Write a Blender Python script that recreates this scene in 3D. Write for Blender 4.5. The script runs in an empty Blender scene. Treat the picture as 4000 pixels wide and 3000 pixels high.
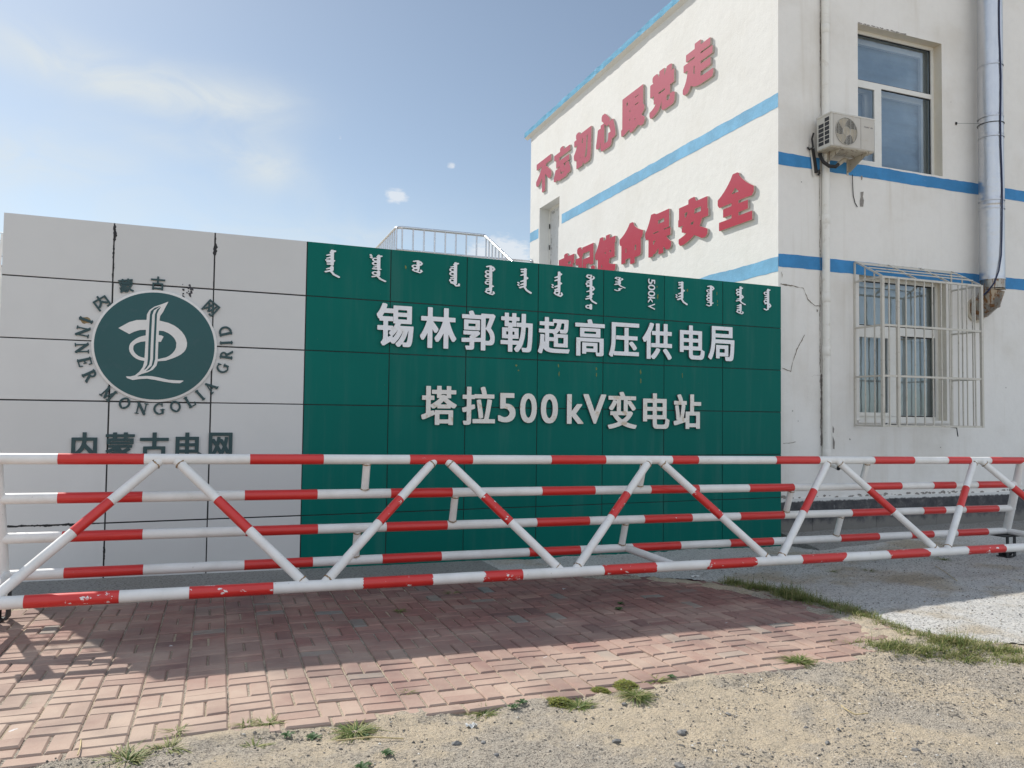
import bpy, bmesh, math, random
import numpy as np
from mathutils import Vector, Matrix, noise as mnoise

C = bpy.context.scene.collection
sc = bpy.context.scene
rad = math.radians

# ------------------------------------------------------------------ camera
EYE = 1.65
cd = bpy.data.cameras.new("camera")
cam = bpy.data.objects.new("camera", cd)
C.objects.link(cam)
cd.sensor_width = 36.0
cd.sensor_fit = 'HORIZONTAL'
cd.lens = 36.0 * 3031.41 / 4000.0
cd.clip_start = 0.05
cd.clip_end = 5000
right = Vector((0.93554495, -0.35298125, 0.01264438))
up = Vector((-0.02548457, -0.03175258, 0.99917081))
fwd = Vector((0.35228707, 0.93509145, 0.03870154))
cam.matrix_world = Matrix(((right.x, up.x, -fwd.x, 0), (right.y, up.y, -fwd.y, 0), (right.z, up.z, -fwd.z, EYE), (0, 0, 0, 1)))
sc.camera = cam

# ------------------------------------------------------------------ sun, sky, exposure
SUN_EL = rad(42.3)
SUN_AZ = math.atan2(-0.48, 1.0)            # measured from +Y towards +X
sun_dir = Vector((math.sin(SUN_AZ) * math.cos(SUN_EL), math.cos(SUN_AZ) * math.cos(SUN_EL), math.sin(SUN_EL)))
sd = bpy.data.lights.new("sun", 'SUN')
sd.energy = 3.7
sd.angle = rad(0.53)
sd.color = (1.0, 0.95, 0.875)
so = bpy.data.objects.new("sun", sd)
C.objects.link(so)
so.rotation_euler = sun_dir.to_track_quat('Z', 'Y').to_euler()

sc.view_settings.view_transform = 'Standard'
sc.view_settings.look = 'None'
sc.view_settings.gamma = 1
sc.view_settings.use_curve_mapping = False
sc.view_settings.exposure = 0.62

world = bpy.data.worlds.new("World")
sc.world = world
world.use_nodes = True
wt = world.node_tree
for n in list(wt.nodes):
    wt.nodes.remove(n)


def mth(nt, op, a, b=None, c=None, clamp=False):
    n = nt.nodes.new('ShaderNodeMath')
    n.operation = op
    n.use_clamp = clamp
    for i, v in enumerate((a, b, c)):
        if v is None:
            continue
        if isinstance(v, (int, float)):
            n.inputs[i].default_value = v
        else:
            nt.links.new(v, n.inputs[i])
    return n.outputs[0]


def mixc(nt, fac, a, b, mode='MIX'):
    n = nt.nodes.new('ShaderNodeMix')
    n.data_type = 'RGBA'
    n.blend_type = mode
    ins = [n.inputs[0], n.inputs[6], n.inputs[7]]
    for s, v in zip(ins, (fac, a, b)):
        if isinstance(v, (int, float)):
            s.default_value = v
        elif isinstance(v, (tuple, list)):
            s.default_value = tuple(v) + (1,) if len(v) == 3 else tuple(v)
        else:
            nt.links.new(v, s)
    return n.outputs[2]


sky = wt.nodes.new('ShaderNodeTexSky')
sky.sky_type = 'NISHITA'
sky.sun_disc = False
sky.sun_elevation = SUN_EL
sky.sun_rotation = SUN_AZ
sky.altitude = 1000
sky.air_density = 1.0
sky.dust_density = 1.0
sky.ozone_density = 1.2
tc = wt.nodes.new('ShaderNodeTexCoord')
sep = wt.nodes.new('ShaderNodeSeparateXYZ')
wt.links.new(tc.outputs['Generated'], sep.inputs[0])
az = mth(wt, 'ARCTAN2', sep.outputs[0], sep.outputs[1])
el = mth(wt, 'ARCSINE', sep.outputs[2])
cmb = wt.nodes.new('ShaderNodeCombineXYZ')
wt.links.new(mth(wt, 'MULTIPLY', az, 1.0), cmb.inputs[0])
wt.links.new(mth(wt, 'MULTIPLY', el, 2.2), cmb.inputs[1])


def sky_noise(scale, detail, rough, dist=0.0):
    n = wt.nodes.new('ShaderNodeTexNoise')
    n.inputs['Scale'].default_value = scale
    n.inputs['Detail'].default_value = detail
    n.inputs['Roughness'].default_value = rough
    n.inputs['Distortion'].default_value = dist
    wt.links.new(cmb.outputs[0], n.inputs['Vector'])
    return n.outputs[0]


wisp = sky_noise(8, 8, 0.58, 0.9)
puff = sky_noise(70, 5, 0.6, 0.3)


def blob(a0, e0, ra, re, tilt=0.0):
    a = mth(wt, 'SUBTRACT', az, rad(a0))
    e = mth(wt, 'SUBTRACT', el, rad(e0))
    e = mth(wt, 'ADD', e, mth(wt, 'MULTIPLY', a, tilt))
    q = mth(wt, 'ADD', mth(wt, 'POWER', mth(wt, 'ABSOLUTE', mth(wt, 'DIVIDE', a, rad(ra))), 2.0),
            mth(wt, 'POWER', mth(wt, 'ABSOLUTE', mth(wt, 'DIVIDE', e, rad(re))), 2.0))
    return mth(wt, 'EXPONENT', mth(wt, 'MULTIPLY', q, -1.0))


def total(lst):
    t = lst[0]
    for x in lst[1:]:
        t = mth(wt, 'ADD', t, x)
    return t


soft = total([mth(wt, 'MULTIPLY', blob(-8.5, 21.2, 6.5, 1.5, 0.10), 1.3), mth(wt, 'MULTIPLY', blob(0.6, 20.8, 4.2, 1.5, 0.0), 0.95),
              mth(wt, 'MULTIPLY', blob(2.0, 17.2, 3.6, 1.7, 0.25), 1.1), mth(wt, 'MULTIPLY', blob(-13, 15.5, 8.5, 1.9), 0.8), mth(wt, 'MULTIPLY', blob(2, 10.5, 24, 3.6), 0.55),
              mth(wt, 'MULTIPLY', blob(6, 12.5, 6, 0.9), 0.35), mth(wt, 'MULTIPLY', blob(-5, 17.8, 4.5, 0.7, 0.12), 0.3),
              mth(wt, 'MULTIPLY', blob(-60, 24, 25, 8, 0.1), 0.8), mth(wt, 'MULTIPLY', blob(90, 25, 30, 8, 0.1), 0.5)])
softm = mth(wt, 'MULTIPLY', soft, mth(wt, 'MULTIPLY', mth(wt, 'SUBTRACT', wisp, 0.20), 2.3, clamp=True), clamp=True)
hard = total([blob(11.9, 15.55, 0.95, 0.55), mth(wt, 'MULTIPLY', blob(15.9, 17.8, 0.4, 0.3), 0.75), mth(wt, 'MULTIPLY', blob(19.6, 11.5, 2.6, 1.6), 1.1),
              mth(wt, 'MULTIPLY', blob(7.8, 19.2, 0.2, 0.25), 0.45), mth(wt, 'MULTIPLY', blob(26, 9.0, 6, 1.4), 1.0)])
hardm = mth(wt, 'MULTIPLY', mth(wt, 'SUBTRACT', mth(wt, 'ADD', mth(wt, 'MULTIPLY', hard, 0.9), mth(wt, 'MULTIPLY', puff, 0.9)), 0.78), 3.2, clamp=True)
hardm = mth(wt, 'MULTIPLY', hardm, mth(wt, 'MULTIPLY', hard, 2.0, clamp=True))
hsv = wt.nodes.new('ShaderNodeHueSaturation')
hsv.inputs['Saturation'].default_value = 0.79
hsv.inputs['Value'].default_value = 0.92
wt.links.new(mixc(wt, 1.0, sky.outputs[0], (0.94, 1.0, 0.965), 'MULTIPLY'), hsv.inputs['Color'])
skyc = mixc(wt, mth(wt, 'MULTIPLY', softm, 0.80), hsv.outputs[0], (5.75, 6.1, 6.15))
skyc = mixc(wt, mth(wt, 'MULTIPLY', hardm, 0.62), skyc, (6.8, 6.9, 7.0))
# bright clouds added behind the camera as fill light for the shaded fronts
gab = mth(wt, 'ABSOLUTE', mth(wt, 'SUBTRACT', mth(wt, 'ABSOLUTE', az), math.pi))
fill_clouds = mth(wt, 'MULTIPLY', mth(wt, 'SUBTRACT', 1.0, mth(wt, 'DIVIDE', gab, 1.75), clamp=True), 2.2, clamp=True)
fill_clouds = mth(wt, 'MULTIPLY', fill_clouds, mth(wt, 'MULTIPLY', mth(wt, 'ADD', el, 0.02), 9.0, clamp=True))
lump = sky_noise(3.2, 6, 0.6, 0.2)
fill_clouds = mth(wt, 'MULTIPLY', fill_clouds, mth(wt, 'MULTIPLY', mth(wt, 'SUBTRACT', lump, 0.28), 3.2, clamp=True))
skyc = mixc(wt, mth(wt, 'MULTIPLY', fill_clouds, 0.95), skyc, (7.9, 8.6, 9.7))
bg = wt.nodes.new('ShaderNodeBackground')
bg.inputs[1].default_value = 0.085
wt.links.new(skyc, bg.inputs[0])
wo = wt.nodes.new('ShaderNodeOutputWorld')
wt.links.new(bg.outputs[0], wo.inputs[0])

# ------------------------------------------------------------------ materials
def new_mat(name):
    m = bpy.data.materials.new(name)
    m.use_nodes = True
    nt = m.node_tree
    b = nt.nodes['Principled BSDF']
    return m, nt, b


def tex_noise(nt, scale, detail=4, rough=0.55, vec=None, dist=0.0):
    n = nt.nodes.new('ShaderNodeTexNoise')
    n.inputs['Scale'].default_value = scale
    n.inputs['Detail'].default_value = detail
    n.inputs['Roughness'].default_value = rough
    n.inputs['Distortion'].default_value = dist
    if vec is not None:
        nt.links.new(vec, n.inputs['Vector'])
    return n.outputs[0]


def world_pos(nt, sx=1, sy=1, sz=1):
    g = nt.nodes.new('ShaderNodeNewGeometry')
    if (sx, sy, sz) == (1, 1, 1):
        return g.outputs['Position']
    mp = nt.nodes.new('ShaderNodeMapping')
    mp.inputs['Scale'].default_value = (sx, sy, sz)
    nt.links.new(g.outputs['Position'], mp.inputs['Vector'])
    return mp.outputs[0]


def island(nt):
    return nt.nodes.new('ShaderNodeNewGeometry').outputs['Random Per Island']


def ramp(nt, fac, stops, interp='LINEAR'):
    r = nt.nodes.new('ShaderNodeValToRGB')
    r.color_ramp.interpolation = interp
    els = r.color_ramp.elements
    while len(els) > len(stops):
        els.remove(els[-1])
    while len(els) < len(stops):
        els.new(0.5)
    for e, (p_, c_) in zip(els, stops):
        e.position = p_
        e.color = tuple(c_) + (1,) if len(c_) == 3 else c_
    nt.links.new(fac, r.inputs[0])
    return r.outputs[0]


def smooth(nt, v, a, b):
    n = nt.nodes.new('ShaderNodeMapRange')
    n.interpolation_type = 'SMOOTHSTEP'
    nt.links.new(v, n.inputs[0])
    n.inputs[1].default_value = a
    n.inputs[2].default_value = b
    return n.outputs[0]


def bump(nt, b, h, strength=0.3, dist=0.01):
    n = nt.nodes.new('ShaderNodeBump')
    n.inputs['Strength'].default_value = strength
    n.inputs['Distance'].default_value = dist
    nt.links.new(h, n.inputs['Height'])
    nt.links.new(n.outputs[0], b.inputs['Normal'])


def setc(nt, b, col):
    if isinstance(col, (tuple, list)):
        b.inputs['Base Color'].default_value = tuple(col) + (1,)
    else:
        nt.links.new(col, b.inputs['Base Color'])


def simple(name, col, rough=0.5, metal=0.0, var=0.08, scale=6.0, spec=0.5, bmp=0.0, bscale=200):
    m, nt, b = new_mat(name)
    n = tex_noise(nt, scale, 5, 0.6, world_pos(nt))
    lo = [max(0, c * (1 - var)) for c in col]
    hi = [min(1, c * (1 + var)) for c in col]
    setc(nt, b, ramp(nt, n, [(0.3, lo), (0.7, hi)]))
    b.inputs['Roughness'].default_value = rough
    b.inputs['Metallic'].default_value = metal
    b.inputs['Specular IOR Level'].default_value = spec
    if bmp:
        bump(nt, b, tex_noise(nt, bscale, 3, 0.6, world_pos(nt)), bmp, 0.004)
    return m


def stucco(name, base, dirt, dirt_amt=0.35, streak=0.25):
    m, nt, b = new_mat(name)
    pos = world_pos(nt)
    big = tex_noise(nt, 0.9, 5, 0.6, pos)
    mid = tex_noise(nt, 7, 5, 0.65, pos)
    strk = tex_noise(nt, 1.0, 4, 0.6, world_pos(nt, 5.0, 5.0, 0.35))
    f = mth(nt, 'MULTIPLY', smooth(nt, big, 0.42, 0.75), dirt_amt)
    c = mixc(nt, f, base, dirt)
    c = mixc(nt, mth(nt, 'MULTIPLY', smooth(nt, strk, 0.52, 0.8), streak), c, dirt)
    c = mixc(nt, mth(nt, 'MULTIPLY', smooth(nt, mid, 0.35, 0.75), 0.14), c, [x * 0.8 for x in base])
    spk = tex_noise(nt, 55, 2, 0.5, pos)
    c = mixc(nt, mth(nt, 'MULTIPLY', smooth(nt, spk, 0.74, 0.80), 0.5), c, [x * 0.45 for x in base])
    setc(nt, b, c)
    b.inputs['Roughness'].default_value = 0.92
    b.inputs['Specular IOR Level'].default_value = 0.2
    h = mth(nt, 'ADD', mth(nt, 'MULTIPLY', tex_noise(nt, 60, 4, 0.65, pos), 0.5), mth(nt, 'MULTIPLY', tex_noise(nt, 5, 4, 0.6, pos), 1.6))
    bump(nt, b, h, 0.35, 0.012)
    return m


M = {}
M['wall'] = stucco('wall_plaster', (0.80, 0.78, 0.745), (0.50, 0.44, 0.35), 0.30, 0.30)
M['wall_side'] = stucco('side_wall_plaster', (0.69, 0.692, 0.68), (0.54, 0.52, 0.47), 0.22, 0.16)
M['reveal'] = stucco('reveal_plaster', (0.70, 0.66, 0.57), (0.50, 0.40, 0.26), 0.45, 0.2)
M['crack'] = simple('crack_grey', (0.20, 0.17, 0.135), 0.95, var=0.55, scale=40)
M['render_grey'] = simple('bare_render', (0.27, 0.25, 0.23), 0.95, var=0.25, scale=30, bmp=0.4)


def band_paint(name, col):
    m, nt, b = new_mat(name)
    pos = world_pos(nt)
    n1 = tex_noise(nt, 2.5, 5, 0.65, pos)
    n2 = tex_noise(nt, 26, 5, 0.7, pos)
    c = mixc(nt, smooth(nt, n1, 0.35, 0.7), [x * 0.88 for x in col], [min(1, x * 1.12) for x in col])
    c = mixc(nt, mth(nt, 'MULTIPLY', smooth(nt, n2, 0.66, 0.76), 0.55), c, (0.62, 0.62, 0.58))
    setc(nt, b, c)
    b.inputs['Roughness'].default_value = 0.8
    bump(nt, b, mth(nt, 'ADD', n2, mth(nt, 'MULTIPLY', n1, 2.0)), 0.4, 0.01)
    return m


M['blue'] = band_paint('blue_band_paint', (0.045, 0.235, 0.50))
M['blue_side'] = band_paint('blue_band_paint_weathered', (0.14, 0.36, 0.56))
M['blue_eave'] = band_paint('blue_eave_paint', (0.05, 0.27, 0.45))


def plinth_mat():
    m, nt, b = new_mat('plinth_stone')
    pos = world_pos(nt)
    n = tex_noise(nt, 9, 6, 0.7, pos)
    c = ramp(nt, n, [(0.3, (0.028, 0.030, 0.036)), (0.55, (0.07, 0.07, 0.075)), (0.75, (0.17, 0.165, 0.16))])
    sep_ = nt.nodes.new('ShaderNodeSeparateXYZ')
    nt.links.new(pos, sep_.inputs[0])
    z = sep_.outputs[2]
    drip = tex_noise(nt, 1.0, 5, 0.7, world_pos(nt, 22, 22, 1.3))
    top = smooth(nt, mth(nt, 'ADD', z, mth(nt, 'MULTIPLY', tex_noise(nt, 20, 4, 0.7, pos), 0.06)), 0.43, 0.455)
    f = mth(nt, 'MULTIPLY', smooth(nt, drip, 0.66, 0.70), smooth(nt, z, 0.02, 0.4))
    c = mixc(nt, mth(nt, 'MAXIMUM', top, mth(nt, 'MULTIPLY', f, 0.85)), c, (0.66, 0.66, 0.64))
    low = mth(nt, 'SUBTRACT', 1.0, smooth(nt, mth(nt, 'ADD', z, mth(nt, 'MULTIPLY', tex_noise(nt, 6, 4, 0.6, pos), 0.3)), 0.2, 0.32))
    c = mixc(nt, mth(nt, 'MULTIPLY', low, 0.75), c, (0.22, 0.21, 0.19))
    setc(nt, b, c)
    b.inputs['Roughness'].default_value = 0.75
    bump(nt, b, n, 0.5, 0.01)
    return m


M['plinth'] = plinth_mat()


def panel_mat(name, col, rough):
    m, nt, b = new_mat(name)
    pos = world_pos(nt)
    isl = island(nt)
    n = tex_noise(nt, 1.2, 4, 0.6, pos)
    strk = tex_noise(nt, 1.0, 4, 0.6, world_pos(nt, 6, 6, 0.5))
    c = mixc(nt, isl, [x * 0.93 for x in col], [x * 1.05 for x in col])
    c = mixc(nt, mth(nt, 'MULTIPLY', smooth(nt, n, 0.4, 0.7), 0.25), c, [x * 0.85 for x in col])
    dust = [min(1, x * 0.75 + 0.10) for x in col]
    c = mixc(nt, mth(nt, 'MULTIPLY', smooth(nt, strk, 0.48, 0.8), 0.2), c, dust)
    fl = tex_noise(nt, 34, 2, 0.5, pos)
    c = mixc(nt, mth(nt, 'MULTIPLY', smooth(nt, fl, 0.775, 0.80), 0.6), c, dust)
    setc(nt, b, c)
    b.inputs['Roughness'].default_value = rough
    bump(nt, b, n, 0.06, 0.02)
    return m


M['panel_white'] = panel_mat('white_aluminium_panel', (0.62, 0.62, 0.61), 0.38)
M['panel_green'] = panel_mat('green_aluminium_panel', (0.0003, 0.135, 0.110), 0.45)
M['panel_green'].node_tree.nodes['Principled BSDF'].inputs['Specular IOR Level'].default_value = 0.12
M['sealant'] = simple('black_sealant', (0.018, 0.018, 0.02), 0.7, var=0.3, scale=30)
M['gap_block_grey'] = simple('gap_block_grey', (0.25, 0.25, 0.25), 0.8)


def letter_mat(name, col, stain, amt, rough=0.42):
    m, nt, b = new_mat(name)
    pos = world_pos(nt)
    n = tex_noise(nt, 5, 4, 0.6, pos)
    s = tex_noise(nt, 9, 5, 0.6, pos, 0.6)
    c = mixc(nt, n, [x * 0.9 for x in col], [min(1, x * 1.08) for x in col])
    c = mixc(nt, mth(nt, 'MULTIPLY', smooth(nt, s, 0.55, 0.7), amt), c, stain)
    setc(nt, b, c)
    b.inputs['Roughness'].default_value = rough
    return m


M['letter_white'] = letter_mat('white_acrylic_letter', (0.82, 0.83, 0.86), (0.60, 0.55, 0.46), 0.35)
M['letter_aged'] = letter_mat('aged_white_letter', (0.78, 0.75, 0.70), (0.52, 0.38, 0.22), 0.7)
M['letter_side'] = simple('letter_edge', (0.10, 0.10, 0.11), 0.6)
M['letter_teal'] = letter_mat('dark_teal_letter', (0.016, 0.055, 0.062), (0.05, 0.075, 0.07), 0.5)
M['emblem_teal'] = letter_mat('emblem_teal_face', (0.006, 0.074, 0.080), (0.022, 0.08, 0.09), 0.5, 0.3)
M['emblem_white'] = letter_mat('emblem_white', (0.72, 0.71, 0.69), (0.6, 0.58, 0.52), 0.3)
M['glue'] = simple('old_glue', (0.34, 0.25, 0.13), 0.9, var=0.4, scale=30)
M['glue_yellow'] = simple('glue_stain', (0.16, 0.19, 0.055), 0.8, var=0.4, scale=40)
M['glue_dark'] = simple('glue_residue', (0.05, 0.05, 0.06), 0.8, var=0.5, scale=30)


def red_letter():
    m, nt, b = new_mat('faded_red_letter')
    pos = world_pos(nt)
    sep_ = nt.nodes.new('ShaderNodeSeparateXYZ')
    nt.links.new(pos, sep_.inputs[0])
    n = tex_noise(nt, 3, 4, 0.6, pos)
    fade = smooth(nt, mth(nt, 'ADD', mth(nt, 'MULTIPLY', n, 1.2), sep_.outputs[2]), 5.2, 7.6)
    c = mixc(nt, fade, (0.35, 0.022, 0.050), (0.35, 0.058, 0.102))
    chip = tex_noise(nt, 13, 5, 0.65, pos)
    c = mixc(nt, smooth(nt, chip, 0.735, 0.745), c, (0.66, 0.58, 0.52))
    setc(nt, b, c)
    b.inputs['Roughness'].default_value = 0.6
    b.inputs['Specular IOR Level'].default_value = 0.2
    return m


M['letter_red'] = red_letter()
M['letter_foam'] = simple('foam_letter_edge', (0.50, 0.42, 0.37), 0.85, var=0.2, scale=20)


def pipe_white():
    m, nt, b = new_mat('white_pipe_paint')
    pos = world_pos(nt)
    n = tex_noise(nt, 5, 5, 0.6, pos)
    n2 = tex_noise(nt, 26, 5, 0.7, pos)
    c = mixc(nt, smooth(nt, n, 0.35, 0.75), (0.80, 0.79, 0.77), (0.70, 0.69, 0.66))
    c = mixc(nt, mth(nt, 'MULTIPLY', smooth(nt, n2, 0.645, 0.72), 0.6), c, (0.36, 0.33, 0.29))
    setc(nt, b, c)
    b.inputs['Roughness'].default_value = 0.42
    return m


M['pipe_white'] = pipe_white()


def tape_red(name, thr):
    m, nt, b = new_mat(name)
    pos = world_pos(nt)
    n = tex_noise(nt, 7, 4, 0.6, pos)
    c = mixc(nt, n, (0.54, 0.020, 0.018), (0.66, 0.032, 0.026))
    if thr < 1:
        ch = tex_noise(nt, 17, 5, 0.62, world_pos(nt, 0.7, 1, 1.3))
        c = mixc(nt, smooth(nt, ch, thr, thr + 0.012), c, (0.76, 0.74, 0.72))
    sc_ = tex_noise(nt, 1.0, 3, 0.6, world_pos(nt, 6, 60, 90))
    c = mixc(nt, mth(nt, 'MULTIPLY', smooth(nt, sc_, 0.72, 0.80), 0.25), c, (0.6, 0.3, 0.28))
    setc(nt, b, c)
    b.inputs['Roughness'].default_value = 0.33
    b.inputs['Coat Weight'].default_value = 0.25
    b.inputs['Coat Roughness'].default_value = 0.2
    return m


M['tape'] = tape_red('red_tape', 0.715)
M['tape_chipped'] = tape_red('red_tape_chipped', 0.63)
M['weld'] = simple('rusty_weld', (0.30, 0.20, 0.11), 0.8, var=0.6, scale=60)
M['steel_black'] = simple('black_steel', (0.02, 0.022, 0.025), 0.6, var=0.4, scale=20)
M['stainless'] = simple('stainless_tube', (0.62, 0.63, 0.65), 0.25, 1.0)
M['galv'] = simple('galvanised_wire', (0.36, 0.38, 0.40), 0.45, 0.9)
M['grille'] = letter_mat('dull_white_grille', (0.56, 0.53, 0.47), (0.34, 0.30, 0.24), 0.6, 0.4)
M['grille'].node_tree.nodes['Principled BSDF'].inputs['Metallic'].default_value = 0.15
M['upvc'] = letter_mat('white_window_frame', (0.74, 0.73, 0.69), (0.6, 0.56, 0.48), 0.3, 0.4)
M['pvc'] = letter_mat('white_downpipe', (0.78, 0.76, 0.71), (0.55, 0.50, 0.42), 0.4, 0.5)
M['ac_white'] = letter_mat('air_conditioner_casing', (0.60, 0.58, 0.53), (0.5, 0.45, 0.36), 0.4, 0.45)
M['ac_panel'] = letter_mat('air_conditioner_front', (0.53, 0.50, 0.45), (0.46, 0.40, 0.32), 0.5, 0.5)
M['dark'] = simple('dark_void', (0.012, 0.012, 0.014), 0.8)
M['fin'] = simple('grey_fins', (0.035, 0.037, 0.042), 0.6, var=0.5, scale=60)
M['cream'] = simple('aged_cream_plastic', (0.50, 0.44, 0.34), 0.6, var=0.25, scale=12)
M['ac_text'] = simple('faded_print', (0.12, 0.12, 0.13), 0.6)
M['hose'] = simple('black_hose', (0.022, 0.02, 0.02), 0.7)
M['cable'] = simple('dark_blue_cable', (0.012, 0.02, 0.07), 0.5)


def rust_mat(name, base, rust, thr, metal, rough):
    m, nt, b = new_mat(name)
    pos = world_pos(nt)
    n = tex_noise(nt, 14, 5, 0.65, pos)
    s = tex_noise(nt, 1.0, 5, 0.65, world_pos(nt, 26, 26, 2.6))
    f = mth(nt, 'MAXIMUM', smooth(nt, n, thr, thr + 0.08), smooth(nt, s, thr - 0.02, thr + 0.05))
    c = mixc(nt, f, base, mixc(nt, tex_noise(nt, 30, 4, 0.6, pos), rust, (0.045, 0.02, 0.01)))
    setc(nt, b, c)
    nt.links.new(mth(nt, 'MULTIPLY', mth(nt, 'SUBTRACT', 1.0, f), metal), b.inputs['Metallic'])
    b.inputs['Roughness'].default_value = rough
    return m


M['rusty_steel'] = rust_mat('rust_streaked_steel', (0.36, 0.33, 0.29), (0.30, 0.13, 0.03), 0.545, 0.9, 0.28)
M['rusty_white'] = rust_mat('rust_spotted_white', (0.52, 0.47, 0.38), (0.26, 0.12, 0.045), 0.60, 0.0, 0.6)


def flue_mat():
    m, nt, b = new_mat('sheet_steel_flue')
    pos = world_pos(nt)
    n = tex_noise(nt, 1.0, 4, 0.6, world_pos(nt, 9, 9, 3))
    n2 = tex_noise(nt, 40, 3, 0.6, pos)
    c = mixc(nt, n, (0.52, 0.53, 0.56), (0.68, 0.69, 0.71))
    c = mixc(nt, mth(nt, 'MULTIPLY', smooth(nt, n2, 0.6, 0.75), 0.3), c, (0.36, 0.36, 0.38))
    setc(nt, b, c)
    b.inputs['Metallic'].default_value = 0.9
    nt.links.new(mth(nt, 'ADD', 0.24, mth(nt, 'MULTIPLY', n, 0.2)), b.inputs['Roughness'])
    h = mth(nt, 'ADD', tex_noise(nt, 1.0, 3, 0.6, world_pos(nt, 5, 5, 9)), mth(nt, 'MULTIPLY', n2, 0.08))
    bump(nt, b, h, 0.35, 0.03)
    return m


M['flue'] = flue_mat()


def glass_mat():
    m = bpy.data.materials.new('window_glass')
    m.use_nodes = True
    nt = m.node_tree
    for n in list(nt.nodes):
        nt.nodes.remove(n)
    out = nt.nodes.new('ShaderNodeOutputMaterial')
    tr = nt.nodes.new('ShaderNodeBsdfTransparent')
    tr.inputs[0].default_value = (0.88, 0.92, 0.95, 1)
    gl = nt.nodes.new('ShaderNodeBsdfGlossy')
    gl.inputs['Roughness'].default_value = 0.015
    gl.inputs[0].default_value = (0.74, 0.88, 1, 1)
    bp = nt.nodes.new('ShaderNodeBump')
    bp.inputs['Strength'].default_value = 0.04
    bp.inputs['Distance'].default_value = 0.05
    nt.links.new(tex_noise(nt, 2.2, 2, 0.5, world_pos(nt)), bp.inputs['Height'])
    nt.links.new(bp.outputs[0], gl.inputs['Normal'])
    fr = nt.nodes.new('ShaderNodeFresnel')
    fr.inputs[0].default_value = 1.6
    mx = nt.nodes.new('ShaderNodeMixShader')
    nt.links.new(mth(nt, 'ADD', fr.outputs[0], 0.10, clamp=True), mx.inputs[0])
    nt.links.new(tr.outputs[0], mx.inputs[1])
    nt.links.new(gl.outputs[0], mx.inputs[2])
    nt.links.new(mx.outputs[0], out.inputs[0])
    return m


M['glass'] = glass_mat()
M['blind'] = simple('grey_blue_curtain', (0.56, 0.58, 0.55), 0.9, var=0.15, scale=3)
M['blind_slat'] = simple('pale_blind', (0.20, 0.31, 0.42), 0.8, var=0.12, scale=3)
M['door'] = letter_mat('white_door_leaf', (0.64, 0.64, 0.63), (0.45, 0.42, 0.36), 0.5, 0.5)


# ------------------------------------------------------------------ ground shading
def brick_mat():
    m, nt, b = new_mat('red_paving_brick')
    pos = world_pos(nt)
    isl = island(nt)
    base = ramp(nt, isl, [(0.0, (0.170, 0.095, 0.088)), (0.12, (0.235, 0.118, 0.104)), (0.4, (0.27, 0.142, 0.124)), (0.65, (0.21, 0.115, 0.104)), (0.92, (0.285, 0.152, 0.132)),
                          (0.968, (0.19, 0.135, 0.127)), (0.976, (0.155, 0.165, 0.16)), (1.0, (0.19, 0.20, 0.19))])
    n = tex_noise(nt, 16, 5, 0.65, pos)
    c = mixc(nt, mth(nt, 'MULTIPLY', smooth(nt, n, 0.35, 0.75), 0.45), base, (0.145, 0.085, 0.08))
    sep_ = nt.nodes.new('ShaderNodeSeparateXYZ')
    nt.links.new(pos, sep_.inputs[0])
    # blown-in dust: heavier towards the dirt side and the left end
    near = mth(nt, 'SUBTRACT', 1.0, smooth(nt, sep_.outputs[1], 4.3, 6.6))
    left = mth(nt, 'SUBTRACT', 1.0, smooth(nt, sep_.outputs[0], -1.3, 1.2))
    dn = tex_noise(nt, 1.6, 5, 0.62, pos)
    dsum = mth(nt, 'ADD', mth(nt, 'ADD', mth(nt, 'MULTIPLY', near, 0.56), mth(nt, 'MULTIPLY', left, 0.34)), mth(nt, 'MULTIPLY', mth(nt, 'SUBTRACT', dn, 0.43), 1.5))
    dsum = mth(nt, 'ADD', dsum, mth(nt, 'MULTIPLY', mth(nt, 'SUBTRACT', n, 0.5), 0.35))
    dsum = mth(nt, 'ADD', dsum, mth(nt, 'MULTIPLY', mth(nt, 'SUBTRACT', isl, 0.5), 0.28))
    c = mixc(nt, mth(nt, 'MULTIPLY', mth(nt, 'MAXIMUM', dsum, 0.05), 0.95, clamp=True), c, (0.46, 0.355, 0.285))
    sp = tex_noise(nt, 9, 3, 0.5, pos)
    drop = smooth(nt, sp, 0.75, 0.765)
    c = mixc(nt, mth(nt, 'MULTIPLY', drop, 0.8), c, (0.60, 0.60, 0.60))
    st = tex_noise(nt, 1.1, 4, 0.6, pos)
    c = mixc(nt, mth(nt, 'MULTIPLY', smooth(nt, st, 0.45, 0.65), 0.32), c, (0.105, 0.082, 0.082))
    setc(nt, b, c)
    b.inputs['Roughness'].default_value = 0.9
    b.inputs['Specular IOR Level'].default_value = 0.25
    bump(nt, b, mth(nt, 'ADD', tex_noise(nt, 90, 3, 0.6, pos), mth(nt, 'MULTIPLY', n, 1.5)), 0.35, 0.006)
    return m


M['brick'] = brick_mat()


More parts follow.
